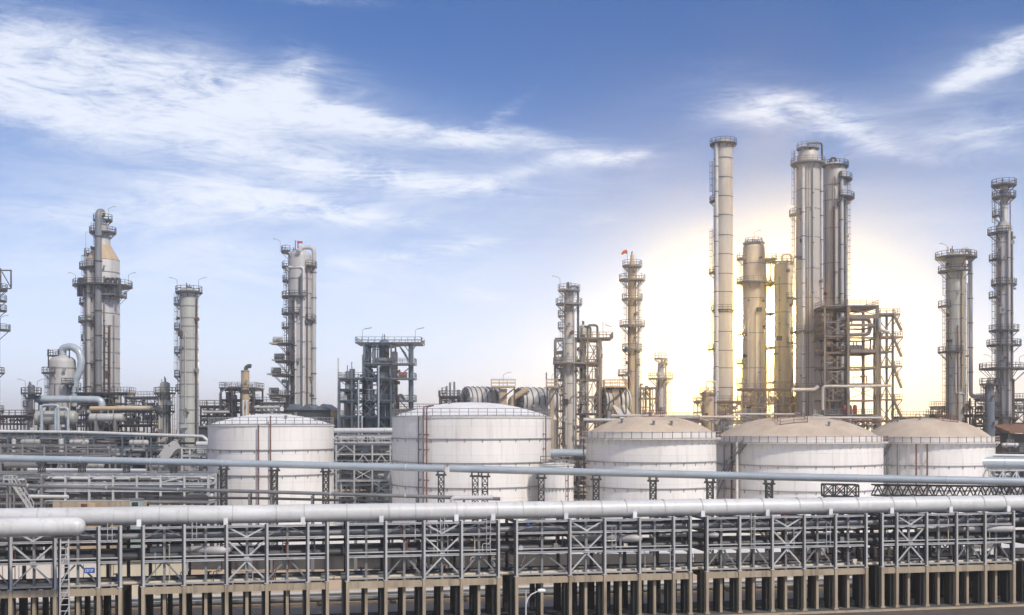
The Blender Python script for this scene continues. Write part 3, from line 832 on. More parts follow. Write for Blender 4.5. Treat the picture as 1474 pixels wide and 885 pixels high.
# valves, small fittings on the rack pipes
rnd = random.Random(5)
for i, px in enumerate((168, 238, 300, 412, 520, 590, 640, 735, 760, 905, 985, 1030, 1130, 1180, 1300, 1350, 1440)):
    w, z = rnd.choice([(1.05, 9.45), (1.1, 7.58), (1.75, 4.86)])
    c = rp(U(px, w), w, z)
    lab = 'small valve with handwheel, ' + ['above the blue sign', 'left of the first pale loop', 'below the first tank left edge', 'below the first tank middle', 'below the dark steel tower', 'below the second tank left edge',
        'below the second tank pylon', 'left of the street lamp', 'just above the street lamp', 'below the third tank middle', 'right of the third tank middle', 'beside the slim pale loop', 'below the fourth tank left', 'below the fourth tank middle',
        'below the gap between fourth and fifth tank', 'below the fifth tank', 'below the right end loop'][i]
    v = thing('valve', lab, 'valve', c, RZ, 'valves on the rack pipes')
    MB().lathe([(.16, 0), (.22, .12), (.22, .25), (.10, .32), (.10, .6)], n=12).build('body', M['blue' if i % 4 == 0 else 'dsteel'], v)
    MB().lathe([(.30, .6), (.34, .63), (.30, .66), (.26, .63), (.30, .6)], n=16).bar((-.3, 0, .63), (.3, 0, .63), .05).bar((0, -.3, .63), (0, .3, .63), .05).build('handwheel', M['red' if i % 3 == 0 else 'dsteel'], v)
# sign
c = rp(U(129, -.2), -.25, 6.15)
sg = thing('sign', 'small blue sign with white lettering hung on the rack at left', 'sign', c, RZ)
MB().box((0, 0, 0), (.95, .06, .5)).build('board', M['blue'], sg)
lt = MB()
for i, g in enumerate(('|=', '|=', '|_|', '=|', '|-')):      # the lettering is unreadable at this size: short white strokes
    x = -.32 + i * .16
    lt.span(x - .05, x - .025, -.042, -.032, -.12, .12).span(x - .025, x + .05, -.042, -.032, .07, .11)
    if '=' in g: lt.span(x - .025, x + .05, -.042, -.032, -.10, -.06)
    if i % 2: lt.span(x + .03, x + .055, -.041, -.031, -.12, .068)
lt.build('lettering', M['signwhite'], sg)
for s in (-.3, .3): MB().bar((s, .03, .24), (s, .1, .58), .03).build('hanger', M['galv'], sg)

# street lamp in front of the rack
D = 86; lx = X(757, D)
t = thing('street_lamp', 'white curved street lamp standing before the concrete rack columns', 'street lamp', (lx, D, 0))
zt = Z(852, D)
MB().tube([(0, 0, 0), (0, 0, zt + .15)], [.10, .055], 12).build('pole', M['galv'], t)
MB().tube([(0, 0, zt - 1.1), (.12, 0, zt - .6), (.40, 0, zt - .2), (.85, 0, zt + .02), (1.0, 0, zt + .06)], .045, 10).build('arm', M['signwhite'], t)
MB().tube([(0, 0, zt - .55), (.35, 0, zt - .28)], .03, 8).build('brace', M['galv'], t)
MB().lathe([(.02, 0), (.13, .08), (.17, .35), (.14, .6), (.03, .68)], c=(.88, 0, zt + .1), n=14, axis='x').build('lamp_head', M['signwhite'], t)

# ================================================================ mid pipe on lattice pylons
def mD(px): return 178 - 26 * (px / 1474)
def mY(px):
    pts = [(-80, 657.5), (0, 659.5), (370, 667.5), (600, 672.5), (655, 675), (740, 677.5), (1110, 686.5), (1474, 693.5), (1560, 695.5)]
    for (a, ya), (b, yb) in zip(pts[:-1], pts[1:]):
        if a <= px <= b: return ya + (yb - ya) * (px - a) / (b - a)
o = pipe_run('left half of the long blue grey pipe crossing the first tank', [(p, mY(p), mD(p)) for p in (-80, 370, 640)], r=.56, m='bluepipe', flange=12, n=20, name='long_pipe')
o = pipe_run('right half of the long blue grey pipe, starting at the second tank', [(p, mY(p) - .6, mD(p)) for p in (648, 655, 740, 1110, 1560)], r=.56, m='bluepipe', flange=12, n=20, name='long_pipe')
labs = ['beside the first tank left edge', 'at the first tank middle', 'at the first tank right edge', 'at the second tank middle, standing alone', 'left of the close pair at the second tank', 'right of the close pair at the second tank',
        'at the second tank right edge', 'at the third tank left edge', 'at the third tank right half', 'at the narrow gap between third and fourth tanks', 'in front of the fourth tank']
for px, lb in zip((322, 395, 469, 635, 684, 698, 779, 858, 940, 1022, 1107), labs):
    D = mD(px); z = Z(mY(px), D) - .6
    t = thing('lattice_pylon', 'black lattice pylon under the long pipe, ' + lb, 'pylon', (X(px, D), D, 0), 0, 'lattice pylons under the long pipe')
    lattice_post(MB(), 0, 0, 0, z - .5, .85, .14).build('lattice', M['black'], t)
    MB().span(-.8, .8, -.55, .55, z - .5, z - .25).build('cap_plate', M['black'], t)
    for s in (-.5, .5): MB().span(s - .12, s + .12, -.5, .5, z - .25, z + .1).build('pipe_saddle', M['dsteel'], t)
    MB().span(-.7, .7, -.7, .7, 0, .3).build('footing', M['concrete'], t)
for px, lb in zip((60, 118, 182, 250), ('near the steel stair', 'behind the blunt pipe bend', 'left of the pale pipe loop', 'left of the first tank')):
    D = mD(px); z = Z(mY(px), D) - .6
    t = thing('lattice_pylon', 'dark lattice pylon among the pipework at left, ' + lb, 'pylon', (X(px, D), D, 0), 0, 'lattice pylons under the long pipe')
    lattice_post(MB(), 0, 0, 0, z - .2, .8, .12).build('lattice', M['dsteel'], t)
    MB().span(-.7, .7, -.5, .5, z - .2, z + .1).build('cap_plate', M['dsteel'], t)
# lattice girders at right
def girder(label, p0, p1, y0, y1, h, kind, D0, D1, n):
    a = Vector((X(p0, D0), D0, Z(y0, D0))); b = Vector((X(p1, D1), D1, Z(y1, D1)))
    c = Vector((a.x, a.y, 0))
    t = thing('lattice_girder', label, 'girder', c)
    a -= c; b -= c; dn = Vector((0, 0, -h)); bk = Vector((0, 1.2, 0))
    for off in (Vector(), bk):
        MB().bar(a + off, b + off, .22).build('top_chord', M['black'], t); MB().bar(a + off + dn, b + off + dn, .22).build('bottom_chord', M['black'], t)
        mb = MB()
        for i in range(n):
            p, q = a + (b - a) * (i / n) + off, a + (b - a) * ((i + 1) / n) + off
            if kind == 'X': mb.bar(p, q + dn, .14).bar(p + dn, q, .14).bar(p, p + dn, .18)
            else:
                m_ = (p + q) / 2
                mb.bar(p + dn, m_, .15).bar(m_, q + dn, .15)
        mb.bar(b + off, b + off + dn, .18); mb.build('lattice', M['black'], t)
    for f in (.06, .5, .94):
        p = a + (b - a) * f + bk * .5 + dn
        MB().bar((p.x, p.y, 0), p, .4).build('post', M['dsteel'], t)
girder('short black cross-braced girder under the long pipe, left of the fifth tank', 1186, 1236, 697, 698, 1.7, 'X', 157, 156, 3)
girder('long black zigzag lattice girder under the long pipe, below the fifth tank', 1258, 1560, 698, 702, 1.5, 'W', 156, 151, 20)
# thin dark pipe, lower
o = pipe_run('thin dark grey pipe sloping past the first tank, ending at the second tank', [(-60, 693, 150), (52, 699.5, 149), (370, 707.5, 146), (720, 718, 143)], r=.24, m='cladd', flange=10)
o = pipe_run('slim dark pipe slung below the thin sloping grey pipe', [(230, 716, 146.5), (370, 717, 146), (560, 721.5, 144.5)], r=.17, m='darkpipe')
o = pipe_run('short white pipe with a stub end beside the second tank', [(651, 728, 142.6), (651, 717, 142.6), (709, 716, 142.2)], r=.30, m='bigpipe', bend=1.2)
for px, lb in zip((360, 392, 450, 512, 600, 668), ('first tank middle', 'first tank right half', 'first tank right edge', 'gap before the dark tower', 'second tank left half', 'second tank white pipe')):
    D = 149 - 6 * px / 720; y = 699 + (px - 52) * .028
    t = thing('pipe_support', 'low grey steel pipe support below the ' + lb, 'pipe support', (X(px, D), D, 0), 0, 'low supports of the thin sloping pipe')
    z = Z(y + 3, D)
    for s in (-.6, .6): MB().bar((0, s, 0), (0, s, z), .22).build('leg', M['steel'], t)
    MB().bar((0, -.8, z - .1), (0, .8, z - .1), .22).build('top_bar', M['steel'], t)
    MB().bar((0, -.8, z - 1.3), (0, .8, z - 1.3), .18).build('cross_bar', M['steel'], t)

# ================================================================ ground under and behind the rack
def rsheet(name, w0, w1, z, m, u0=-200, u1=260):
    return sheet(name, [(rp(u0, w0).x, rp(u0, w0).y), (rp(u1, w0).x, rp(u1, w0).y), (rp(u1, w1).x, rp(u1, w1).y), (rp(u0, w1).x, rp(u0, w1).y)], z, m)
structure(rsheet('road', -40, -2.2, .008, asph), 'dark asphalt road in front of the pipe rack')
structure(rsheet('rack_strip', -1.4, 7.5, .008, mat('dark_gravel', (.085, .085, .08), .95, c2=(.05, .05, .05), scale=.7, stretch=(1, 1, 1), bump=.6, bscale=6)), 'dark gravel strip under the pipe rack')
kb = MB(); a = rp(-100, -1.8); 
kb.bar(rp(-120, -1.8, .06), rp(220, -1.8, .06), .5, .14); structure(kb.build('kerb', M['concrete']), 'worn concrete kerb along the foot of the pipe rack')
structure(sheet('tank_yard', [(-50, 158), (150, 176), (150, 262), (-60, 262)], .010, conc), 'pale concrete paving round the white tanks')
# low bund wall in front of the tanks
w = MB(); w.bar((-60, 150.5, 1.0), (25, 152, 1.0), .4, 2.0, up=(0, 0, 1)); w.bar((25.3, 152.2, 1.0), (150, 171, 1.0), .4, 2.0)
tag(w.build('bund_wall', M['wall'], origin=(-60, 150.5, 0)), 'long low dark concrete bund wall between the rack and the tanks', 'wall')
w = MB(); w.bar(rp(-70, 19.0, .2), rp(150, 19.0, .2), .4, .4)
tag(w.build('low_wall', M['kerb'], origin=rp(-70, 19.0, 0)), 'low white painted wall seen between the concrete columns', 'wall')
for i, (wv, z, r, m, lb) in enumerate(((13.0, .65, .26, 'greypipe', 'grey ground pipe nearest the rack, on low sleepers'), (14.0, .62, .2, 'clad', 'pale ground pipe between the grey and the dark one, on low sleepers'),
        (15.0, .66, .28, 'darkpipe', 'dark ground pipe in the middle of the sleeper way'), (16.0, .6, .18, 'beigepipe', 'slim beige ground pipe on the sleeper way'), (17.0, .7, .30, 'clad', 'stout pale ground pipe at the back of the sleeper way'))):
    rack_pipe(lb, wv, z + .02, r, m)['group'] = 'pipes on the sleeper way'
for i in range(22):
    u = -45 + i * 8.0
    s = MB().bar(rp(u, 12.4, .18), rp(u, 17.6, .18), .5, .36).build('pipe_sleeper', M['concrete'], origin=rp(u, 12.4, 0))
    tag(s, 'low concrete sleeper under the ground pipes behind the rack', 'sleeper', 'concrete sleepers under the ground pipes')
# ================================================================ storage tanks
def tank(label, px, D, wpx, yrim, yroof, rings, m='white', roof='whiteroof', gallery=False, vp=(), stair_at=None, seed=1, gi=0):
    r = wpx / 2 * D / F * .985
    fy = D - r
    zr = Z(yrim, fy if abs(yrim - CY) > 12 else D)
    ap = Z(yroof, D) - zr
    t = thing('storage_tank', label, 'tank', (X(px, D), D, 0), 0, 'white storage tanks')
    MB().lathe([(r, 0), (r, zr), (r - .02, zr + .01)], n=96).build('shell', M[m], t)
    MB().lathe([(r + .5, 0), (r + .5, .35), (r, .35)], n=64).build('foundation_ring', M['concrete'], t)
    rr = r * (.955 if gallery else .99); zb = zr + (.95 if gallery else 0); ap2 = zr + ap - zb; ex = 2.7 if gallery else 2.1
    MB().lathe([(rr + .05, zb - .3), (rr, zb)] + [(rr * (1 - i / 10), zb + ap2 * (1 - (1 - i / 10) ** ex)) for i in range(1, 10)] + [(0.0, zr + ap)], n=72).build('roof', M[roof], t)
    # radial roof seams
    sm = MB()
    for i in range(24):
        a = 2 * PI * i / 24 + .05
        pv = None
        for j in range(6):
            k = j / 6 * .97; q = Vector((rr * (1 - k) * math.cos(a), rr * (1 - k) * math.sin(a), zb + ap2 * (1 - (1 - k) ** ex) + .01))
            if pv is not None: sm.bar(pv, q, .08, .03)
            pv = q
    sm.build('roof_seam', M[roof], t)
    MB().lathe([(r, zr - .22), (r + .16, zr - .22), (r + .16, zr), (r, zr)], n=96).build('rim_angle', M['kerb'], t)
    # wind girders with brackets
    for yr in rings:
        z = Z(yr, fy)
        mb = MB().lathe([(r - .01, z - .05), (r + .24, z - .04), (r + .24, z + .06), (r - .01, z + .09)], n=96)
        nb = 30
        for i in range(nb):
            a = 2 * PI * (i + .3) / nb; ca, sa = math.cos(a), math.sin(a)
            mb.bar((r * ca, r * sa, z - .6), ((r + .22) * ca, (r + .22) * sa, z - .05), .08)
        mb.build('wind_girder', M['steel'], t)
    n = int(2 * PI * r / 1.6)
    if gallery:
        d = MB().arcslab(r + .02, r + .85, 0, 2 * PI, zr - .22, zr - .06, 96)
        for i in range(48):
            a = 2 * PI * i / 48; ca, sa = math.cos(a), math.sin(a)
            d.bar((r * ca, r * sa, zr - 1.1), ((r + .75) * ca, (r + 1.0) * sa, zr - .22), .10)
        d = d.build('gallery', M['kerb'], t)
        path = [((r + .8) * math.cos(2 * PI * i / n), (r + .8) * math.sin(2 * PI * i / n), zr - .05) for i in range(n)]
        rail_mesh(path, h=1.15, post=.05, step=9, closed=True).build('railing', M['kerb'], d)
        pm_ = MB()
        for a_, b_ in zip(path, path[1:] + path[:1]): pm_.bar(a_, (a_[0], a_[1], a_[2] + 1.2), .11).bar((a_[0], a_[1], a_[2] + .02), (b_[0], b_[1], b_[2] + .02), .06)
        pm_.build('railing_post', M['rust'], d)
        MB().lathe([(r - .1, zr - .06), (r - .1, zr + 1.05), (r - .02, zr + 1.05)], n=96).build('rim_band', M['white'], t)
    else:
        path = [((r - .1) * math.cos(2 * PI * i / n), (r - .1) * math.sin(2 * PI * i / n), zr) for i in range(n)]
        rail_mesh(path, h=1.35, post=.10, step=3, closed=True).build('railing', M['steel'], t)
    # down pipes on the shell
    for (pp, wpp, mm, ztop) in vp:
        x = X(pp, fy) - X(px, D) 
        x = max(-r * .99, min(r * .99, x)); a = math.asin(x / r)
        rp_ = wpp * fy / F / 2
        q = r + rp_ + .50
        c = Vector((q * math.sin(a), -q * math.cos(a), 0))
        pts = [Vector((c.x, c.y, .6)), Vector((c.x, c.y, zr + ztop))]
        if ztop > .5: pts.append(Vector((c.x * .86, c.y * .86, zr + ztop + .3)))
        po = MB().tube(fillet(pts, .6), rp_, 10).build('riser_pipe', M[mm], t)
        k = MB()
        for i in range(1, int(zr / 2.6)):
            k.bar((c.x, c.y, i * 2.6), (c.x * r / q, c.y * r / q, i * 2.6), .16)
        k.build('pipe_bracket', M[mm], po)
    # spiral stair
    if stair_at:
        a0, a1 = R(stair_at[0]), R(stair_at[1]); ns = 46
        mb = MB()
        for i in range(ns):
            f = (i + .5) / ns; a = a0 + (a1 - a0) * f; z = .5 + (zr - .7) * f
            mb.box(((r + .75) * math.cos(a), (r + .75) * math.sin(a), z), (.9, .34, .06), a)
        for q, h in ((r + .35, 0), (r + 1.15, 0), (r + 1.15, 1.0)):
            pv = None
            for i in range(ns + 1):
                f = i / ns; a = a0 + (a1 - a0) * f; p = Vector((q * math.cos(a), q * math.sin(a), .45 + (zr - .7) * f + h))
                if pv is not None: mb.bar(pv, p, .12, .22 if h == 0 else .09)
                if q > r + 1 and h == 0 and i % 3 == 0: mb.bar(p, p + Vector((0, 0, 1)), .07)
                pv = p
        mb.build('spiral_stair', M['steel'], t)
    # roof vents and manhole
    rnd = random.Random(seed)
    MB().lathe([(.35, 0), (.35, .7), (.6, .7), (.6, .85), (0, 1.0)], c=(0, 0, zr + ap - .05), n=16).build('roof_vent', M['steel'], t)
    for i in range(3):
        a = rnd.uniform(0, 2 * PI); k = rnd.uniform(.35, .8)
        z = zb + ap2 * (1 - k ** ex) - .05
        MB().lathe([(.22, 0), (.22, .5), (.34, .5), (.34, .62), (0, .66)], c=(r * k * math.cos(a), r * k * math.sin(a), z), n=12).build('roof_vent', M['steel'], t)
    for i in range(3):
        a = R(rnd.uniform(220, 320))
        c = Vector((r * math.cos(a), r * math.sin(a), 1.2)); dv = Vector((math.cos(a), math.sin(a), 0))
        MB().tube([c - dv * .1, c + dv * .5], .4, 14).tube([c + dv * .5, c + dv * .6], .55, 14).build('manway', M['white'], t)
    return t, r, zr, ap
T1 = tank('white tank at left with pale roof, standing right of the bending thin pipes', 391, 200, 180, 611.5, 596, (648, 685), vp=((373, 2.2, 'rust', 0), (389, 2.0, 'rust', 1.2)), seed=2)
T2 = tank('largest white tank with a white roof, in front of the dark steel frame tower', 679, 200, 231, 600, 579, (632, 667, 703), vp=((604, 2.0, 'dsteel', 0), (611, 2.0, 'rust', 1.6), (616, 2.2, 'rust', 1.6), (783, 2.0, 'rust', 0)), seed=3)
T6 = tank('small low white tank standing before the right edge of the largest tank', 801, 188, 50, 669, 666, (703,), vp=((815, 1.8, 'rust', 0),), seed=4)
T3 = tank('white tank with tan domed roof and gallery, below the slim flag-topped column', 936.5, 196, 189, 631, 599, (666, 704), roof='tanroof', gallery=True, vp=((845, 2.2, 'rust', 0),), seed=5)
T4 = tank('broad white tank with tan domed roof, directly below the tallest columns', 1147, 212, 240, 637, 600, (671, 708), roof='tanroof', gallery=True, vp=((1062, 2.2, 'steel', 0), (1070, 3.0, 'rust', 0), (1076, 4.5, 'kerb', 0)), stair_at=(172, 222), seed=6)
T5 = tank('white tank with tan domed roof at right, below the twin right-hand columns', 1334, 226, 184, 637, 602, (671, 706), roof='tanroof', gallery=True, vp=((1293, 2.0, 'steel', 0), (1304, 3.0, 'steel', 0), (1324, 2.2, 'rust', 0), (1337, 2.2, 'rust', 0)), stair_at=(172, 220), seed=7)
# railed walkway and hatch on the broad tan roof
def roof_walk(T, x0, x1, y0, y1, lift):
    t, r, zr, ap = T
    def zz(x, y): return zr + .95 + (ap - .95) * (1 - (math.hypot(x, y) / (r * .955)) ** 2.7)
    path = [Vector((x, y, zz(x, y) - .05)) for x, y in ((x0, y0), ((x0 + x1) / 2, y0), (x1, y0), (x1, y1), ((x0 + x1) / 2, y1), (x0, y1))]
    rail_mesh(path, h=1.2, post=.09, step=2, closed=True).build('roof_railing', M['rust'], t)
roof_walk(T4, -5.5, -.5, -9.5, -3, 0); roof_walk(T3, -1.5, 2.0, -3, 1.5, 0); roof_walk(T5, 1.0, 4.0, -6, -2, 0)
# ================================================================ left process towers
def steps(a, b, n): return [a + (b - a) * i / (n - 1) for i in range(n)]

# column cut off by the left edge
column('platform_column', 'dark column with stacked platforms cut off by the left edge', 'process column', -12, 232, [(388, 14), (560, 14), (640, 16)], m='cladd', rings=steps(420, 620, 6),
       plats=[(417, 'F', 14), (433, 'R', 13), (447, 'R', 13), (475, 'R', 18), (537, 'R', 10), (592, 'R', 9)], ladder=[(400, 640, -20)], nozz=6, vents=4, lamps=[(2, 475, 1)], seed=11)
t = thing('crane_davit', 'open steel davit frame on top of the column at the left edge', 'davit', (X(4, 232), 231, Z(417, 232)))
s = 232 / F
MB().bar((0, 0, 0), (0, 0, 30 * s), .25).bar((15 * s, 0, 1 * s), (15 * s, 0, 27 * s), .25).bar((0, 0, 27 * s), (16 * s, 0, 27 * s), .25).bar((0, 0, 0), (15 * s, 0, 1 * s), .22).bar((2 * s, 0, 25 * s), (15 * s, 0, 2 * s), .16).build('frame', M['dsteel'], t)

# main left tower with the tan cone
D = 250; px = 148
tw = column('process_tower', 'tall grey tower with a tan cone and a full-height front pipe', 'process tower', px, D, [(322, 9), (327, 21), (353, 21), (375, 46), (585, 47)], m='clad', top='flat',
       rings=[393, 412, 432, 452, 470, 488, 508, 530, 552, 572],
       plats=[(317, 'F', 9), (335, 'F', 8), (367, 'LL', 7), (387, 'L', 9), (412, 'F', 18), (427, 'RR', 10), (438, 'LL', 9), (464, (135, 262), 10), (490, 'LL', 6)],
       pipes=[(9, [(149, 312, -1.0), (151, 307, -1.6), (152.5, 310, -4.6), (152.5, 590, -4.6)], 'cladd'), (2.4, [(164, 470), (164, 590)], 'rust'), (2.4, [(168.5, 455), (168.5, 590)], 'steel'), (6, [(137, 392), (137, 590)], 'clad'), (5, [(128, 400), (128, 590)], 'clad'), (2, [(158.5, 400), (158.5, 590)], 'steel')],
       ladder=[(367, 412, 185), (412, 560, 188), (320, 353, 180)], nozz=14, vents=0, lamps=[(110, 412, -1), (186, 412, 1), (157, 317, 1)], seed=12)
s = D / F
MB().lathe([(.1, 0), (23.2 * s, 0), (23.4 * s, .1), (10.9 * s, 22 * s), (10.7 * s, 22.1 * s), (.1, 22.1 * s)], c=(0, 0, Z(375.4, D)), n=40).build('cone', M['ochre'], tw)
for xx, sg_ in ((-20, -1), (-16, -1), (13, 1), (20, 1), (27, 1)):
    z0 = Z(413, D)
    MB().tube(fillet([(xx * s, -22 * s, z0 - .6), (xx * s, -23 * s, z0 + 1.4), (xx * s + sg_ * .9, -23.5 * s, z0 + 1.4), (xx * s + sg_ * .9, -23.5 * s, z0 - 2.6)], .45), .33, 10).build('swan_pipe', M['dsteel'], tw)
rect_platform(tw, 6 * s, 27 * s, -30 * s, -20 * s, Z(426, D), m='steel', rail=False)
# right-hand ladder of red brown pipes
lm = MB()
for xx in (12.5, 20): lm.bar((xx * s, -26 * s, 0), (xx * s, -26 * s, Z(470, D)), .16)
for i in range(14): z = Z(590 - i * 9, D); lm.bar((12.5 * s, -26 * s, z), (20 * s, -26 * s, z), .12)
lm.build('pipe_ladder', M['dsteel'], tw)

# drum with the great bent pipe
D = 243; px = 90
v = column('process_drum', 'short dome-topped drum with a great bent pipe looping from its top', 'process drum', px, D, [(521, 36), (572, 37), (605, 37)], m='clad', rings=[530, 553], plats=[(537, 'L', 10), (559, 'RR', 7)],
       ladder=[(537, 590, 185)], nozz=5, seed=13)
s = D / F
pts = [(1 * s, -.2, Z(517, D)), (0 * s, -.2, Z(503, D)), (5 * s, -.4, Z(500, D)), (16 * s, -.8, Z(499, D)), (27 * s, -1.2, Z(506, D)), (31 * s, -1.4, Z(520, D)), (29 * s, -1.5, Z(533, D)), (23 * s, -1.6, Z(547, D)), (22 * s, -1.6, Z(560, D)), (22 * s, -1.6, Z(585, D))]
MB().tube(fillet(pts, 2.2, 5), 5.2 * s, 18).build('bent_pipe', M['bluepipe'], v)
MB().lathe([(3 * s, Z(521, D) - .5), (9 * s, Z(518, D)), (6 * s, Z(512, D))], n=20).build('neck', M['clad'], v)
rect_platform(v, -18 * s, -2 * s, -1.5, 3, Z(512, D), m='dsteel')
for xx in (-17, -3, 13): MB().bar((xx * s, -1.2, Z(530, D)), (xx * s, -1.2, Z(503, D)), .22).build('post', M['dsteel'], v)
rect_platform(v, 10 * s, 23 * s, -4.5, -2.2, Z(553, D), m='dsteel')

# slim vessel far left
column('slim_vessel', 'slim grey vessel with small platforms, left of the big bent pipe', 'vessel', 45, 236, [(556, 10), (600, 10), (640, 11)], m='navy', rings=[575, 592], plats=[(566, 'F', 9), (585, 'LL', 6), (598, 'F', 6)], nozz=4, vents=3, ladder=[(566, 640, 190)], lamps=[(38, 566, -1), (55, 566, 1)], seed=14)
pipe_run('long horizontal blue grey pipe at the foot of the coned tower', [(50, 574, 238), (147, 575, 238), (147, 592, 238)], 10, m='bluepipe', flange=4)
pipe_run('brown insulated pipe at the foot of the coned tower', [(130, 588, 236), (176, 588, 236)], 7, m='ochre')
pipe_run('tan pipe on a small steel frame right of the coned tower', [(172, 587.5, 234), (219, 587.5, 234)], 7, m='beigepipe')
drum('horizontal grey-green drum with a pale round end, below the bent pipe', 50, 112, 601, 20, 230, m='clad2', zbase=Z(622, 230))
drum('slim horizontal grey drum below the coned tower', 128, 178, 601, 12, 229, m='clad', zbase=Z(622, 229))
for i, (a, b, lb) in enumerate(((60, 84, 'left of'), (80, 98, 'across'))):
    pipe_run('pale hooped pipe standing ' + lb + ' the pale-ended drum', [(a, 622, 227), (a, 583 + i * 4, 227), (b, 583 + i * 4, 227), (b, 622, 227)], 4, m='bluepipe')
frame('small open steel frame under the tan pipe', 158, 218, 234, 5, [591, 612], nb=2, m='dsteel', braces=[(0, 0, 'X'), (1, 0, 'A')], rails=(1,), post=.3, fill=14)

# banded column before the gap
column('banded_column', 'straight grey-green banded column with a railed top, left of the first tank', 'process column', 272, 226, [(421, 26), (633, 27), (660, 28)], m='clad2', rings=[428, 441, 458, 470, 487, 503, 519, 536, 553, 571, 590, 609],
       plats=[(421, 'F', 6), (438, 'LL', 8), (474, 'LL', 7), (508, 'LL', 7), (542, 'LL', 7), (562, 'LL', 5)], pipes=[(3, [(284.5, 430), (284.5, 650)], 'dsteel'), (2, [(263, 445), (263, 540)], 'steel')],
       ladder=[(421, 560, 188)], nozz=7, vents=6, lamps=[(256, 421, -1), (287, 421, 1)], seed=15)
column('short_column', 'short stub-topped vessel standing left of the banded column', 'process column', 237.5, 231, [(553, 14), (600, 16), (660, 17)], m='clad2', rings=[575, 600], plats=[(566, 'F', 8), (592, 'F', 6)], nozz=6, vents=4,
       pipes=[(3, [(232, 556), (232, 650)], 'cladw'), (2.5, [(245, 570), (245, 650)], 'rust')], ladder=[(566, 640, 15)], seed=16)

# ================================================================ centre-left tower with the pipe bent over its top
D = 255; px = 431.5; s = D / F
v = column('domed_tower', 'dome-topped tower with a tall pipe bent over its top, behind the first tank', 'process tower', px, D, [(369, 33), (580, 34), (625, 35)], m='clad', rings=[388, 402, 423, 444, 467, 492, 517, 543, 566],
       plats=[(363, (90, 230), 10), (385, 'LL', 9), (405, 'LL', 8), (428, (140, 300), 9), (452, (140, 280), 9), (472, 'LL', 9), (496, 'L', 16), (521, 'L', 18), (541, 'L', 22), (570, 'L', 24), (384, 'RR', 8), (461, 'RR', 7)],
       pipes=[(6.5, [(433, 366), (433, 356), (452, 356), (452, 610)], 'clad'), (3.5, [(418, 386), (440, 387), (440, 600)], 'bigpipe'), (3, [(429, 431), (429, 600)], 'bigpipe'), (2.6, [(415, 480), (428, 479)], 'bigpipe'), (3.4, [(415, 500), (415, 526), (420, 527), (420, 600)], 'bigpipe'),
              (2, [(444.5, 392), (444.5, 600)], 'rust'), (2.5, [(435, 400), (435, 430)], 'dsteel'), (2.2, [(424.5, 434), (424.5, 600)], 'dsteel')],
       ladder=[(385, 472, 184), (472, 600, 188)], nozz=10, vents=4, lamps=[(404, 363, -1)], seed=17)
MB().tube([(-6 * s, -.3, Z(363, D)), (-6 * s, -.3, Z(346, D))], .12, 8).build('vent_pipe', M['red'], v)
MB().tube([(-2 * s, -.3, Z(363, D)), (-2 * s, -.3, Z(347, D))], .12, 8).build('vent_pipe', M['red'], v)
# equipment on the left side platforms
for (a, b, y0, y1, lb) in ((390, 412, 490, 497, 0), (394, 412, 511, 521, 0), (387, 410, 532, 541, 0), (387, 404, 557, 570, 0)):
    mb = MB(); 
    mb.span((a - px) * s, (b - px) * s, -2.2, 2.2, Z(y1, D) + .2, Z(y1, D) + .55)
    mb.lathe([(0, -1.2), (.7, -1.1), (.7, 1.1), (0, 1.2)], c=(((a + b) / 2 - px) * s, -.8, Z(y1, D) + 1.25), n=14, axis='x')
    mb.build('condenser', M['clad2'], v)
MB().tube(fillet([(-24 * s, -1.5, Z(549, D)), (-16 * s, -1.5, Z(549, D)), (-16 * s, -1.5, Z(590, D))], .8), 2.6 * s, 14).build('pipe', M['clad'], v)
MB().tube(fillet([(-40 * s, -1.5, Z(560, D)), (-40 * s, -1.5, Z(575, D)), (-22 * s, -1.5, Z(575, D))], .8), 2.4 * s, 14).build('pipe', M['clad'], v)
t = thing('warning_mast', 'short mast with a red and white tip on the dome-topped tower', 'mast', (X(429, D), D - .5, Z(363, D)))
MB().tube([(0, 0, 0), (0, 0, 13 * s)], .07, 8).build('pole', M['steel'], t)
MB().tube([(0, 0, 13 * s), (0, 0, 15.5 * s)], .14, 8).build('tip', M['red'], t); MB().box((.6, 0, 14 * s), (1.1, .1, .5)).build('vane', M['red'], t)

# squat plant with the ochre stack and hood
D = 240
t = frame('tangled pipework frame carrying the ochre stack, behind the first tank', 318, 366, D, 8, [559, 575, 592], nb=3, m='dsteel', rails=(0,), braces=[(0, 1, 'X'), (2, 1, 'X')], fill=30)
column('ochre_stack', 'stubby ochre stack topped by a dark bent hood', 'stack', 353, D - 2, [(533, 11.5), (600, 11.5), (625, 12)], m='ochre', top='flat', nozz=2, seed=18, plats=[(562, 'F', 4)], rings=[534.5],
       pipes=[(6, [(354, 534, 0), (354, 529, 0), (358, 526.5, 0), (361.5, 527, 0)], 'dsteel')])
for a, yy, w_, m_, lb in ((329, 566, 8, 'cladd', 'left'), (338, 570, 7, 'clad2', 'middle')):
    column('small_vessel', 'small upright vessel in the pipework left of the ochre stack, ' + lb + ' one', 'vessel', a, D + 3, [(yy, w_), (625, w_)], m=m_, nozz=3, vents=1, seed=a)
pipe_run('thin hooped grey pipe at the left of the ochre stack pipework', [(316, 600, D - 2), (316, 566, D - 2), (328, 557, D - 2), (344, 557, D - 2)], 1.8, m='steel')
for a, lb in ((350, 'left'), (355, 'right')):
    pipe_run('white standing pipe in front of the ochre stack, ' + lb + ' one', [(a, 630, D - 5), (a, 577, D - 5), (a + 2, 577, D - 3.5)], 2.4, m='bigpipe')
pipe_run('dark curved pipe hugging the right of the ochre stack', [(364, 560, D - 2), (366, 578, D - 2), (361, 592, D - 2)], 2.6, m='dsteel')
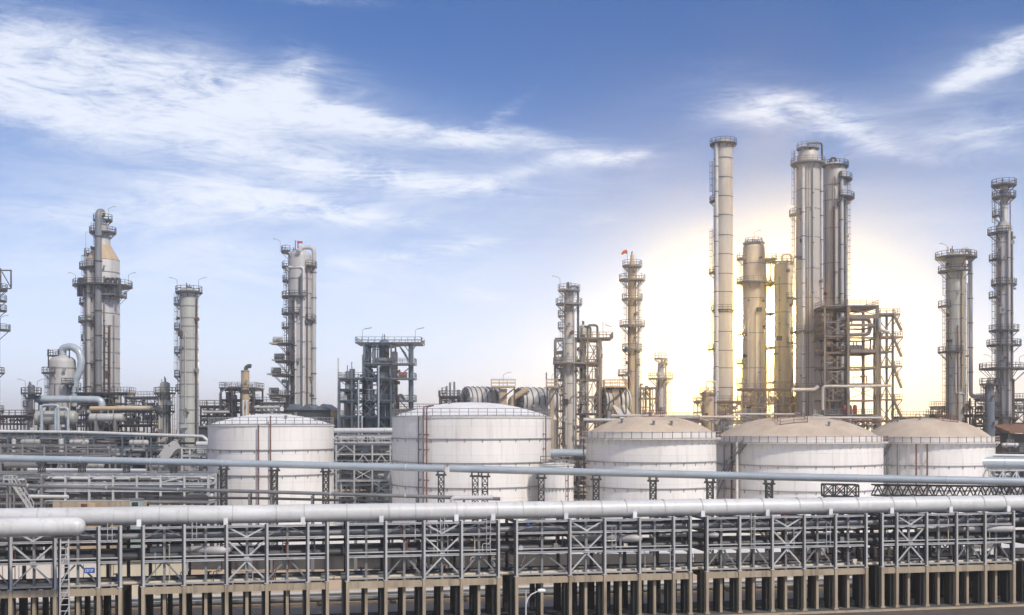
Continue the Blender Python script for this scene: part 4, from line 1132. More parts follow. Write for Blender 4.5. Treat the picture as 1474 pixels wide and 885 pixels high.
# low clutter between
frame('low dark pipe bridge with stub vents between banded column and ochre stack', 289, 318, 238, 6, [585, 598, 615], nb=3, m='dsteel', braces=[(0, 1, 'X'), (1, 1, 'X'), (2, 1, 'X')], rails=(0,), fill=24)
frame('low steel pipe deck between the ochre stack and the domed tower', 366, 402, 246, 6, [580, 592], nb=4, m='steel', rails=(0,), braces=[(1, 0, 'X'), (3, 0, 'X')], fill=24)
for i, (a, b, y, w_, m_, lb) in enumerate(((292, 330, 593, 4, 'clad', 'grey pipe on the low dark pipe bridge'), (290, 325, 604, 5, 'darkpipe', 'dark pipe below the low dark pipe bridge'), (366, 402, 586, 3.6, 'clad', 'grey pipe on the low steel deck left of the domed tower'), (370, 420, 598, 5, 'clad2', 'stout green-grey pipe at the foot of the domed tower'))):
    pipe_run(lb, [(a, y, 236), (b, y, 236)], w_, m=m_)
# dark tent-like cooler roofs at the foot of the domed tower
t = thing('cooler_bank', 'dark slate cooler bank with pitched covers at the foot of the domed tower', 'air cooler', (X(440, 244), 244, 0)); s = 244 / F
MB().span(-32 * s, 36 * s, 0, 12, 0, Z(590, 244)).build('casing', M['shed'], t)
for a, b in ((-30, -8), (-10, 14), (12, 38)):
    mb = MB(); x0, x1 = a * s, b * s; z0, z1 = Z(590, 244), Z(581, 244)
    mb.add([(x0, -.5, z0), (x1, -.5, z0), ((x0 + x1) / 2, -.5, z1), (x0, 12, z0), (x1, 12, z0), ((x0 + x1) / 2, 12, z1)], [(0, 1, 2), (5, 4, 3), (0, 2, 5, 3), (1, 4, 5, 2), (0, 3, 4, 1)])
    mb.build('pitched_cover', M['navy'], t)
t = thing('thin_mast', 'thin lightning mast at the foot of the domed tower right side', 'mast', (X(453.5, 250), 246, 0))
MB().tube([(0, 0, 0), (0, 0, Z(556, 250))], .12, 8).build('pole', M['dsteel'], t); MB().box((0, 0, Z(570, 250)), (1.0, .5, .5)).build('bracket', M['dsteel'], t)

# ================================================================ dark steel frame tower between the first two tanks
D = 236
f1 = frame('low left part of the dark blue-grey steel tower, four storeys', 489, 524, D, 9, [545, 560, 577, 600, 625, 655, 690], nb=2, m='bluesteel', braces=[(1, 1, '\\'), (1, 2, 'X'), (0, 0, '\\'), (0, 4, 'X'), (1, 5, '/')], rails=(0, 2, 3), rail=.09, fill=30)
f2 = frame('tall middle part of the dark blue-grey steel tower with railed top deck', 524, 563, D, 9, [494, 524, 545, 577, 600, 625, 655, 690], nb=2, m='bluesteel', braces=[(0, 0, 'X'), (0, 1, '\\'), (1, 2, '/'), (0, 3, 'X'), (1, 4, '\\'), (0, 5, 'X')], rails=(0, 1, 2, 3), rail=.10, ext={0: (1.6, 6.2), 1: (0, .0)}, fill=40)
f3 = thing('outrigger_platform', 'round strut with railed platforms at the right of the dark steel tower', 'platform tower', (X(590, D), D, 0)); s = D / F
MB().tube([(1 * s, 1, 0), (1 * s, 1, Z(495, D))], .55, 12).build('post', M['bluesteel'], f3)
for a, b, y in ((-24, 8, 524), (-26, 8, 545), (-14, 8, 577)):
    rect_platform(f3, a * s, b * s, -1.5, 3.5, Z(y, D), m='bluesteel')
for p, q in (((-8, 497), (0, 508)), ((8, 497), (1, 508)), ((-20, 545), (0, 528)), ((0, 592), (-14, 578)), ((-16, 497), (0, 524))):
    MB().bar((p[0] * s, .5, Z(p[1], D)), (q[0] * s, .5, Z(q[1], D)), .18).build('brace', M['bluesteel'], f3)
column('dark_column', 'thick dark column standing inside the steel tower, right of its middle', 'process column', 553, D + 4, [(493, 15), (540, 15), (541, 18), (660, 18)], m='navy', nozz=4, rings=[520, 545, 575], seed=21, vents=3)
column('dark_column', 'thinner dark column inside the steel tower at its left', 'process column', 530, D + 4, [(500, 9), (530, 9), (531, 14), (660, 14)], m='navy', nozz=4, rings=[545, 575], seed=22, vents=3)
column('brown_column', 'weathered brown round column at the right of the dark steel tower', 'process column', 568, D + 3, [(508, 9), (660, 10)], m='cladw', nozz=6, rings=[530, 560, 590], seed=23)
for i, (a, b, lb) in enumerate(((500.5, 6, 'shorter'), (507, 8, 'taller'))):
    column('stub_stack', lb + ' of two dark stub stacks on the low part of the steel tower', 'stack', a, D + 4, [(534 - i * 3, b), (660, b)], m='cladd', top='flat', nozz=1, seed=24 + i, vents=1)
column('squat_vessel', 'squat slate vessel low in the dark steel tower', 'vessel', 533, D + 2.5, [(563, 13), (640, 14)], m='navy', nozz=3, seed=26)
pipe_run('hooped dark pipe beside the round strut of the steel tower', [(573, 600, D), (573, 570, D), (578, 568, D), (583, 577, D), (596, 577, D)], 4, m='dsteel')
pipe_run('dark bent pipe below the top deck of the steel tower', [(563, 498, D), (575, 498, D), (583, 508, D), (590, 523, D)], 2.2, m='dsteel')
for i, (a, y0, y1, lb) in enumerate(((516, 548, 640, 'left'), (545, 527, 640, 'middle'), (521, 600, 690, 'lower left'))):
    pipe_run('slim upright pipe in the steel tower, ' + lb + ' one', [(a, y1, D - 1), (a, y0, D - 1), (a + 4, y0, D + 1)], 2.4, m='bluepipe')
t = thing('lightning_mast', 'thin white lightning mast just left of the dark steel tower', 'mast', (X(487, 238), 238, 0))
MB().tube([(0, 0, 0), (0, 0, Z(515, 238))], [.32, .14], 8).build('pole', M['galv'], t); MB().box((0, 0, .3), (1.2, 1.2, .6)).build('footing', M['concrete'], t)
t = thing('hazard_box', 'small red cabinet on the steel tower platform', 'cabinet', (X(580, D), D - .5, Z(545, D)))
MB().span(-.9, .9, -.4, .4, .1, 1.4).build('cabinet', M['red'], t); MB().span(-.7, .7, -.43, -.402, .3, 1.2).build('cabinet_door', M['brownroof'], t)
for i, (a, lb) in enumerate(((530, 'left'), (606, 'right'))):
    t = thing('area_lamp', 'tilted lamp arm above the top deck of the steel tower, ' + lb + ' one', 'lamp', (X(a - 8, D), D, Z(494, D)))
    MB().tube(fillet([(0, 0, 0), (0, 0, 2.9), (.8, 0, 3.2)], .4), .05, 6).build('lamp_post', M['steel'], t); MB().bar((.5, 0, 3.1), (1.9, 0, 3.35), .3, .14).build('lamp_head', M['steel'], t)

# pipes and frames between first and second tank
pipe_run('upper pale pipe crossing the gap between first and second tank', [(440, 620, 222), (620, 619, 222)], 7.5, m='bigpipe', flange=8)
pipe_run('lower blue grey pipe crossing the gap between first and second tank', [(440, 645, 222), (620, 644, 222)], 8.5, m='bluepipe', flange=8)
frame('pale pipe rack filling the gap between first and second tank', 484, 562, 219, 6, [626, 638, 652, 672, 690, 712], nb=3, m='galv', braces=[(0, 1, 'A'), (1, 2, 'A'), (2, 2, 'A'), (1, 3, 'X'), (2, 4, 'X')], decks=(1, 3), rails=(1, 3), rail=.08, post=.28, fill=40)
for i, (y, w_, m_, lb) in enumerate(((631, 4, 'clad', 'grey'), (660, 5, 'darkpipe', 'dark'), (668, 3.5, 'bigpipe', 'white'), (680, 4.5, 'clad', 'wide grey'), (698, 4, 'bluepipe', 'blue grey'), (706, 3, 'beigepipe', 'beige'))):
    pipe_run(lb + ' pipe in the pale rack between the first two tanks', [(478, y, 222), (570, y - .6, 222)], w_, m=m_)
t = thing('process_building', 'dark slate windowless building behind the gap between the first tanks', 'building', (X(525, 262), 262, 0))
bw = W(75, 262); MB().span(-bw / 2, bw / 2, 0, 12, 0, Z(600, 262)).build('wall', M['shed'], t); MB().span(-bw / 2 - .4, bw / 2 + .4, -.4, 12.4, Z(600, 262), Z(600, 262) + .4).build('roof', M['cladd'], t)
for i in range(9):
    MB().span(-bw / 2 + 1 + i * bw / 9.2, -bw / 2 + 1.25 + i * bw / 9.2, -.2, -.003, .3, Z(602, 262)).build('wall_rib', M['navy'], t)

# ================================================================ pipe maze at far left, front to back
def piperack(label, px0, px1, D, ys, nb, m, depth=4, braces=(), post=.3, dk=(), fill=40):
    return frame(label, px0, px1, D, depth, ys, nb=nb, m=m, decks=dk, rails=(), fill=fill, braces=braces, name='low_pipe_rack', cat='pipe rack', post=post, rail=.08)
piperack('rear blue-grey pipe rack below the horizontal drums', -30, 300, 222, [626, 642, 660, 690], 8, 'bluesteel', braces=[(1, 0, '/'), (3, 0, '\\'), (5, 0, '\\'), (6, 0, '/')])
piperack('second grey pipe rack from the rear at left, just above the long blue grey pipe', -30, 158, 208, [639.5, 651, 664, 690], 6, 'steel', braces=[(1, 0, '\\'), (2, 0, '\\'), (4, 0, '\\')], depth=3)
piperack('tall square pale rack between the long blue grey pipe and the first tank', 262, 300, 206, [643, 654, 679, 693, 705], 1, 'galv', depth=5)
piperack('pale pipe rack of white posts below the long pipe at left', 60, 300, 166, [683, 694, 704, 721], 7, 'galv', braces=[(5, 0, 'X')], depth=4, dk=(3,))
piperack('rusty low rack of thin steel at the left edge below the long pipe', -30, 60, 164, [684, 697, 712, 722], 4, 'steel', braces=[(0, 0, '\\'), (2, 1, '/')], depth=4, dk=(2,))
pipe_run('pale pipe on top of the rear rack, bending down left of the first tank', [(-40, 620.5, 224), (110, 622, 223), (215, 625.5, 222), (292, 628, 220), (299, 634, 220), (299, 640, 220)], 4.6, m='bigpipe', flange=9)
pipe_run('short stout pale pipe stub beside the first tank left edge', [(283, 639, 218), (301, 639, 218)], 7.5, m='bigpipe')
mz = [(-40, 200, 631, 224, 4, 'greypipe', 'grey pipe in the rear rack, upper tier'), (-40, 300, 636, 223, 3, 'darkpipe', 'dark pipe in the rear rack, upper tier'), (-40, 260, 646, 224, 5, 'bluepipe', 'blue grey pipe in the rear rack, middle tier'),
      (-40, 300, 652, 225, 4, 'darkpipe', 'dark pipe in the rear rack, middle tier'), (-40, 160, 645, 209, 3, 'greypipe', 'slim grey pipe in the second rack from the rear'), (-40, 158, 655, 209, 4, 'greypipe', 'stouter grey pipe in the second rack from the rear'),
      (8, 60, 669, 196, 9, 'greypipe', 'fat grey pipe just below the long pipe at left edge'), (40, 210, 676, 186, 5, 'bigpipe', 'white pipe halfway between the long pipe and the white-post rack'), (-40, 120, 679.5, 185, 4, 'greypipe', 'grey pipe above the white-post rack'),
      (30, 300, 688, 168, 3.4, 'bigpipe', 'white pipe in the white-post rack, top tier'), (60, 300, 691, 169.5, 3, 'darkpipe', 'dark pipe in the white-post rack, top tier'), (60, 300, 699, 168, 4, 'bluepipe', 'blue grey pipe in the white-post rack, middle tier'),
      (60, 262, 709, 169, 3, 'greypipe', 'slim grey pipe in the white-post rack, lower tier'), (60, 300, 713, 167, 4, 'darkpipe', 'dark pipe in the white-post rack, lower tier'), (-40, 62, 690, 166, 3, 'bigpipe', 'white pipe in the rusty low rack'), (-40, 62, 703, 166, 4, 'greypipe', 'grey pipe in the rusty low rack'),
      (-40, 60, 716, 165, 3.4, 'darkpipe', 'dark pipe in the rusty low rack'), (42, 98, 714.5, 158, 5, 'bigpipe', 'short white pipe right of the steel stair'), (205, 300, 723, 152, 3.4, 'greypipe', 'grey pipe behind the big pale pipe, left of the first tank'), (215, 300, 728, 151, 3, 'beigepipe', 'beige pipe behind the big pale pipe, left of the first tank'),
      (200, 300, 719, 155, 2.4, 'darkpipe', 'thin dark pipe behind the big pale pipe, left of the first tank')]
for (a, b, y, D, w_, m_, lb) in mz:
    pipe_run(lb, [(a, y, D), (b, y + (b - a) * .006, D - 1)], w_, m=m_)
# stair tower at left
t = thing('steel_stair', 'steep grey steel stair at left behind the big pale pipe', 'stair', (X(28, 152), 152, 0)); s = 152 / F
stair(t, -10 * s, Z(697, 152), 16 * s, Z(735, 152), 0, 'galv', 1.0)
rect_platform(t, -22 * s, -9 * s, -.3, 1.4, Z(697, 152), m='galv')
for xx in (-20, -10, 4, 16): MB().bar((xx * s, .5, 0), (xx * s, .5, Z(697 if xx < 0 else (715 if xx < 10 else 734), 152)), .2).build('post', M['steel'], t)
# process sheds, drums, pumps behind the racks
def shed(label, px0, px1, D, ytop, m='shed', depth=10, ribs=8, roofm='cladd', doors=0):
    xc = X((px0 + px1) / 2, D); h = Z(ytop, D); w2 = W(px1 - px0, D) / 2
    t = thing('process_building', label, 'building', (xc, D, 0))
    MB().span(-w2, w2, 0, depth, 0, h).build('wall', M[m], t); MB().span(-w2 - .35, w2 + .35, -.35, depth + .35, h, h + .35).build('roof', M[roofm], t)
    for i in range(ribs):
        x = -w2 + (i + .5) * 2 * w2 / ribs; MB().span(x - .15, x + .15, -.18, -.003, .2, h - .15).build('wall_rib', M['cladd'], t)
    return t
shed('long slate shed behind the rear rack at far left', -40, 150, 228.5, 623, ribs=16)
shed('slate shed behind the rear rack, left of the banded column', 152, 250, 240, 628, ribs=9, m='navy')
shed('dark shed behind the white-post rack', 62, 298, 173.5, 684, ribs=16, m='shed', depth=7)
shed('dark low shed behind the rusty rack at the left edge', -40, 58, 171, 686, ribs=8, m='navy', depth=6)
t = shed('tall dark building with pale slots between banded column and first tank', 262, 300, 232, 615, ribs=0, depth=8)
for j in range(5):
    for i in range(4):
        MB().span(-2.2 + i * 1.25, -1.5 + i * 1.25, -.06, -.004, Z(652 + j * 9, 232), Z(648 + j * 9, 232)).build('louvre', M['galv'], t)
for i, (a, b, y, h, D, m_, lb) in enumerate(((100, 128, 636, 7, 217, 'clad', 'between the rear racks at left'), (30, 58, 636, 8, 217, 'clad2', 'near the left edge between the rear racks'), (186, 214, 637, 8, 216, 'clad', 'below the tan pipe frame'), (214, 236, 668, 14, 200, 'clad', 'just below the long pipe, left of the first tank'),
        (120, 150, 669, 10, 198, 'clad2', 'just below the long pipe, above the white-post rack'), (88, 112, 697, 6, 171, 'bigpipe', 'inside the white-post rack'), (170, 196, 700, 6, 171, 'clad', 'inside the white-post rack toward the right'))):
    drum('small horizontal drum ' + lb, a, b, y, h, D, m=m_, zbase=Z(y + h * .9, D), name='small_drum')
    x = X((a + b) / 2, D); 
    st = thing('drum_stand', 'steel stand of the small drum ' + lb, 'stand', (x, D, 0))
    for e in (-.4, .4): MB().bar((e * W(b - a, D), 0, 0), (e * W(b - a, D), 0, Z(y + h * .9, D) - .02), .3).build('leg', M['steel'], st)
    MB().span(-.5 * W(b - a, D), .5 * W(b - a, D), -1, 1, Z(y + h * .9, D) - .25, Z(y + h * .9, D) - .003).build('top', M['steel'], st)
for i, (px, D, yt, w_, m_, lb) in enumerate(((20, 214, 633, 6, 'clad', 'near the left edge in the racks'), (88, 213, 633, 7, 'clad', 'in the racks below the pale-ended drum'), (120, 213, 636, 7, 'clad2', 'in the racks below the coned tower'), (240, 214, 643, 10, 'clad', 'below the short stub-topped vessel'),
        (62, 168, 690, 5, 'bigpipe', 'beside the steel stair'), (150, 168.5, 694, 6, 'clad', 'within the white-post rack'), (222, 168.5, 695, 6, 'clad2', 'within the white-post rack near the first tank'))):
    column('small_vessel', 'small upright vessel ' + lb, 'vessel', px, D, [(yt, w_), (720, w_)], m=m_, nozz=2, seed=40 + i, vents=1)
# slanted transfer duct left of the first tank
t = thing('transfer_duct', 'pale grey slanting duct below the short vessel, left of the first tank', 'duct', (X(243, 212), 212, 0)); s = 212 / F
mb = MB(); 
mb.bar((-9 * s, 0, Z(664, 212)), (6 * s, 0, Z(644, 212)), 3.0, 2.0).bar((6 * s, 0, Z(644, 212)), (12 * s, 0, Z(640, 212)), 2.6, 1.8); mb.build('duct', M['clad'], t)
for xx in (-8, 6): MB().bar((xx * s, 0, 0), (xx * s, 0, Z(660 if xx < 0 else 646, 212)), .3).build('leg', M['steel'], t)
# low bits just above the big pipe
def lowwall(label, p0, p1, D, y, h, m, name='low_wall', cat='wall', dp=.4):
    x0, x1 = X(p0, D), X(p1, D); z = Z(y, D)
    o = MB().span(x0, x1, D, D + dp, max(0, z - h) if h < 90 else 0, z).build(name, M[m], origin=((x0 + x1) / 2, D, 0)); return tag(o, label, cat)
lowwall('low beige concrete wall behind the big pale pipe at left', 76, 210, 147, 722, 99, 'concrete')
t = thing('rusty_cabinet', 'rusty brown cabinet on the low beige wall at left', 'cabinet', (X(129, 146.4), 146.4, 0)); MB().span(-1.0, 1.0, -.6, .6, 0, Z(724, 146)).build('cabinet', M['ochre'], t)
for e in (-.5, .5): MB().span(e - .42, e + .42, -.64, -.603, Z(733, 146), Z(725, 146)).build('cabinet_door', M['rust' if e < 0 else 'ochre'], t)
t = thing('green_kiosk', 'small pale green kiosk with a slanted front behind the big pale pipe', 'kiosk', (X(202, 146), 145, 0)); z = Z(718, 146)
mb = MB(); mb.add([(-.8, -.8, 0), (1.0, -.8, 0), (.5, -.8, z), (-.8, -.8, z), (-.8, .8, 0), (1.0, .8, 0), (.5, .8, z), (-.8, .8, z)], [(0, 1, 2, 3), (7, 6, 5, 4), (1, 5, 6, 2), (4, 0, 3, 7), (3, 2, 6, 7), (0, 4, 5, 1)]); mb.build('wall', M['green'], t)
MB().span(-.9, .6, -.9, .9, z + .003, z + .12).build('roof', M['steel'], t); MB().span(-.5, .3, -.84, -.803, z - 1.3, z - .3).build('window', M['glass'], t)
# ================================================================ centre
D = 238
t = frame('low dark equipment deck with small vents left of the ribbed drums', 633, 665, D, 6, [571, 584], nb=2, m='dsteel', rails=(0,), braces=[(0, 0, 'X'), (1, 0, 'X')], fill=14)
for i, (a, y0, w_) in enumerate(((643, 556, 3), (648, 551, 3.2), (654, 550, 3), (660, 562, 5))):
    column('vent_stub', ('dark thin vent on the low deck left of the ribbed drums, ' + ['leftmost', 'second from left', 'the tallest', 'fat right one'][i]), 'vent', a, D + 2, [(y0, w_), (600, w_)], m='cladd', nozz=0, seed=60 + i, plats=[] if i else [(566, 'LL', 6)])
def ribdrum(label, x0, x1, yc, h, D, m, nr, hood=True, face='clad'):
    s = D / F; r = h * s / 2; a, b = X(x0, D), X(x1, D); zc = Z(yc, D); L = (b - a)
    t = thing('ribbed_drum', label, 'ribbed drum', ((a + b) / 2, D, 0), R(24))
    MB().lathe([(.05, -L / 2), (r, -L / 2), (r, L / 2), (.05, L / 2)], c=(0, 0, zc), n=40, axis='x').build('shell', M[m], t)
    for i in range(nr):
        x = -L / 2 + (i + .5) * L / nr
        MB().lathe([(r * .99, -.1), (r + .12, -.1), (r + .12, .1), (r * .99, .1)], c=(x, 0, zc), n=40, axis='x').build('rib', M['dsteel'], t)
    f = MB()
    for k in range(6):
        an = PI * k / 6; f.bar((-L / 2 - .1, -r * math.cos(an), zc - r * math.sin(an)), (-L / 2 - .1, r * math.cos(an), zc + r * math.sin(an)), .14)
    f.build('end_bracing', M['dsteel'], t)
    for e in (-.36, 0, .36): MB().span(e * L - .5, e * L + .5, -r * .8, r * .8, 0, zc - r * .7).build('pier', M['steel'], t)
    if hood:
        mb = MB(); y0 = -r * .8
        for e in (-.22, .02):
            x = e * L
            mb.add([(x - .9, y0, zc + r * .1), (x + .9, y0, zc + r * .1), (x + 2.6, y0 - 2.2, zc - r * 1.3), (x + .8, y0 - 2.2, zc - r * 1.3),
                    (x - .9, y0 + .8, zc + r * .3), (x + .9, y0 + .8, zc + r * .3), (x + 2.6, y0 - 1.2, zc - r * 1.3), (x + .8, y0 - 1.2, zc - r * 1.3)], [(0, 1, 2, 3), (7, 6, 5, 4), (0, 3, 7, 4), (1, 5, 6, 2), (3, 2, 6, 7), (0, 4, 5, 1)])
        mb.build('slanting_duct', M['cladw'], t)
    return t
ribdrum('great ribbed horizontal drum behind the largest tank, left of three', 668, 720, 577, 40, 236, 'clad', 7, hood=False)
ribdrum('great ribbed horizontal drum behind the largest tank, middle of three', 744, 800, 578, 40, 236, 'clad', 6)
ribdrum('great ribbed horizontal drum with white slanting ducts, right of the hooked column', 862, 902, 578, 40, 240, 'cladw', 6)
for a, b, D, lb in ((707, 742, 234, 'between the left and middle ribbed drums'), (786, 802, 232, 'left of the hooked column'), (868, 900, 240, 'above the right ribbed drum')):
    t = thing('access_deck', 'railed ochre access deck ' + lb, 'access deck', (X((a + b) / 2, D), D - 2, 0)); w2 = W(b - a, D) / 2
    rect_platform(t, -w2, w2, -2, 2.5, Z(557, D), m='ochre', post=.14, h=1.5)
    MB().span(-w2 * .3, w2 * .3, -1.2, 2, 0, Z(560, D)).build('tower_casing', M['ochre'], t)
    MB().bar((-w2 * .9, -1.8, Z(585, D)), (w2 * .9, -1.8, Z(560, D)), .25).build('brace', M['dsteel'], t)
    for e in (-1, 1):
        MB().bar((e * w2 * .9, -1.8, 0), (e * w2 * .9, -1.8, Z(557, D)), .3).build('post', M['dsteel'], t)
    flood_lamp(t, (0, 0, Z(557, D)), 1)
pipe_run('bent ochre duct at the foot of the ribbed drums', [(735, 600, 232), (735, 575, 232), (760, 560, 232)], 9, m='ochre')

# hooked column and its frame
D = 236
column('hooked_column', 'grey-brown column with a hooked pipe at its top, between second and third tanks', 'process column', 819, D, [(418, 14), (640, 15.5)], m='cladw', rings=[430, 448, 470, 495, 523, 552, 580, 610],
       plats=[(418, 'F', 9), (438, 'F', 12), (455, 'LL', 9), (472, 'LL', 9), (523, 'F', 16)], pipes=[(3.4, [(821, 421), (821, 412), (832, 412), (832, 485), (836, 492)], 'dsteel'), (3, [(826, 500), (826, 640)], 'clad'), (2.2, [(814, 530), (814, 640)], 'clad')],
       ladder=[(418, 523, 185), (523, 640, 185)], nozz=9, vents=5, pm='steel', lamps=[(806, 418, -1)], seed=61)
frame('brown lattice steel frame hugging the hooked column on its left side', 800, 813, D, 6, [486, 505, 523, 545, 567, 590, 615, 650], nb=1, m='glowbrown', decks=(), braces=[(0, i, 'X') for i in range(7)], fill=16)
frame('brown steel frame with wide railed top deck, right of the hooked column', 829, 863, D, 7, [487, 523, 545, 570, 595, 620, 650], nb=2, m='glowbrown', rails=(0, 1), braces=[(0, 0, 'A'), (1, 0, 'X'), (0, 1, 'A'), (1, 1, 'A'), (0, 2, 'X'), (1, 2, 'A'), (0, 3, 'A'), (1, 3, 'X'), (1, 4, 'X'), (0, 4, 'X')], ext={0: (.5, 2.6)}, decks=(0, 1, 4), rail=.13, fill=36)
column('brown_column', 'brown plain column inside the railed frame right of the hooked column', 'process column', 839, D + 3.5, [(470, 10), (660, 11)], m='cladw', nozz=6, vents=5, rings=[500, 530, 565], seed=62)
column('plain_column', 'slim grey column at the right post of the railed frame', 'process column', 863, D + 2, [(490, 7), (660, 7)], m='clad', nozz=3, seed=63)
for i, (a, b, lb) in enumerate(((838, 850, 'left'), (846, 860, 'right'))):
    pipe_run('dark hooped pipe above the railed deck right of the hooked column, ' + lb + ' one', [(a, 487, D + 3), (a, 470 - i * 2, D + 3), (b, 470 - i * 2, D + 3), (b, 487, D + 3)], 3.4, m='dsteel')
t = thing('area_lamp', 'tilted lamp arm on the railed deck right of the hooked column', 'lamp', (X(868, D), D, Z(487, D)))
MB().tube([(0, 0, 0), (0, 0, 3.6)], .07, 6).build('lamp_post', M['steel'], t); MB().bar((.4, 0, 3.0), (1.8, 0, 2.5), .25, .14).build('lamp_head', M['steel'], t)
t = thing('vent_mast', 'thin dark mast standing left of the hooked column', 'mast', (X(786.5, 240), 240, 0)); MB().tube([(0, 0, 0), (0, 0, Z(536, 240))], .13, 8).build('pole', M['dsteel'], t); MB().box((0, 0, .2), (1, 1, .4)).build('footing', M['concrete'], t)

# slim flag-topped column
D = 242
column('slim_column', 'slim tan column with six platform tiers and an orange windsock', 'process column', 910, D, [(367, 5), (374, 6), (386, 12), (620, 14.5)], m='ochre', rings=[386, 405, 440, 468, 495, 535, 570],
       plats=[(383, 'F', 9), (403, 'F', 13), (431, 'F', 9), (469, 'F', 12), (503, 'F', 8), (540, (130, 250), 14), (525, 'RR', 5)], pipes=[(2.4, [(919, 405), (919, 610)], 'cladw'), (2, [(904, 470), (904, 610)], 'rust')], ladder=[(383, 469, 186), (469, 610, 186), (403, 600, -12)], pm='steel', nozz=7, vents=2, seed=64)
t = thing('windsock', 'small orange windsock above the slim tan column', 'windsock', (X(903, D), D, Z(383, D))); s = D / F
MB().tube([(0, 0, 0), (0, 0, 22 * s)], .06, 6).build('pole', M['steel'], t)
MB().tube([(-.1, 0, 21 * s), (-5 * s, 0, 20.5 * s), (-8 * s, 0, 17 * s)], [.5, .38, .2], 12).build('sock', M['orange'], t)
frame('light steel frame with dark pipes between the slim tan and the short railed column', 917, 944, D, 6, [557, 572, 600], nb=3, m='steel', braces=[(1, 0, 'X'), (2, 1, 'X')], decks=(), post=.25, fill=14)
for i, a in enumerate((922, 929, 936)):
    pipe_run('upright dark pipe between the slim tan and the short railed column, ' + ('left', 'middle', 'right')[i] + ' one', [(a, 620, D - 1), (a, 553 + i * 3, D - 1), (a + 3, 553 + i * 3, D + 1)], 2.2, m='dsteel')
column('short_column', 'short grey column with a wide railed collar, right of the slim tan column', 'process column', 951, D, [(524, 9), (546, 10), (547, 13), (620, 13.5)], m='clad', plats=[(523, 'R', 6), (545, 'F', 13), (516, 'F', 5)], pipes=[(2.4, [(958, 518), (958, 610)], 'cladw')], nozz=5, vents=4, ladder=[(523, 610, -8)], pm='steel', lamps=[(942, 545, -1), (952, 516, 1)], seed=65)
for i, (a, b, y, w_, m_, lb) in enumerate(((880, 1000, 598, 4, 'clad', 'grey pipe behind the third tank roof'), (960, 1012, 606, 3, 'rust', 'thin rust pipe behind the third tank roof, right half'), (840, 905, 604, 5, 'clad', 'grey pipe behind the third tank roof, left half'))):
    pipe_run(lb, [(a, y, 232), (b, y + 1, 232)], w_, m=m_)
frame('low steel pipe deck behind the right half of the third tank roof', 960, 1005, 236, 6, [603, 615], nb=4, m='steel', braces=[(0, 0, 'X'), (2, 0, 'A')], rails=(0,), post=.25, fill=24)
pipe_run('fat blue grey pipe bridging the gap between second and third tanks', [(740, 652, 222), (870, 653, 222)], 13, m='bluepipe', flange=8)
frame('dark frame of pipe supports in the gap between second and third tanks', 798, 850, 218, 6, [660, 676, 695, 715], nb=3, m='dsteel', braces=[(0, 1, 'X'), (1, 2, 'X')], decks=(1,), rails=(1,), fill=30)
for i, (y, w_, m_, lb) in enumerate(((668, 4, 'clad', 'grey'), (683, 5, 'bluepipe', 'blue grey'), (700, 5, 'bigpipe', 'white'), (708, 3, 'darkpipe', 'dark'))):
    pipe_run(lb + ' pipe low in the gap between second and third tanks', [(790, y, 219), (860, y, 219)], w_, m=m_)

# ================================================================ the tall group at right
D = 262
column('tall_stack', 'tallest plain pale stack with dark bands and a railed mouth', 'stack', 1041, D, [(203, 26.5), (605, 29)], m='cladw', top='flat', mouth=True, rings=[229, 257, 284, 311, 340, 367, 395, 421, 450, 478, 505, 530, 558, 585], band='dsteel',
       plats=[(208, 'F', 6), (290, 'LL', 6), (393, 'LL', 7), (503, 'LL', 8), (447, 'F', 3)], pipes=[(5, [(1029.5, 206), (1029.5, 600)], 'bigpipe')], ladder=[(232, 290, 184), (330, 393, 184), (430, 503, 184), (540, 600, 184)], nozz=0, lamps=[], seed=70)
D = 268
column('inner_column', 'domed tan column with railed top, right of the tallest stack', 'process column', 1085, D, [(357, 31), (610, 33)], m='glowcream', rings=[380, 430, 480, 530, 580], plats=[(350, 'F', -3), (373, 'LL', 9), (407, 'F', 9), (482, 'LL', 9), (523, 'LL', 9), (552, 'LL', 9)],
       pipes=[(4.5, [(1089, 346), (1089, 600)], 'bigpipe'), (3, [(1100.5, 380), (1100.5, 600)], 'ochre')], ladder=[(373, 600, 186)], nozz=8, vents=6, pm='steel', lamps=[(1085, 350, 1)], seed=71)
frame('railed steel bridge platforms between the two tan columns behind the fourth tank', 1098, 1116, D, 5, [373, 407, 450, 500, 550], nb=1, m='glowbrown', rails=(0, 1, 3), post=.18)
pipe_run('pale upright pipe between the two tan columns', [(1103, 620, D - 1), (1103, 405, D - 1), (1114, 405, D - 1)], 2.2, m='cladw')
column('hooked_column', 'tan column with a hooked pipe, left of the two tall pale columns', 'process column', 1127, D, [(384, 25), (610, 26)], m='glowcream', top='dome', rings=[410, 450, 500, 550], plats=[(378, 'F', 3), (430, 'R', 7), (494, 'R', 7)],
       pipes=[(3.2, [(1126, 380), (1126, 366), (1139, 366), (1139, 600)], 'cladw'), (2.4, [(1119, 400), (1119, 600)], 'ochre')], ladder=[(378, 600, 10)], nozz=7, vents=3, pm='steel', seed=72)
D = 258
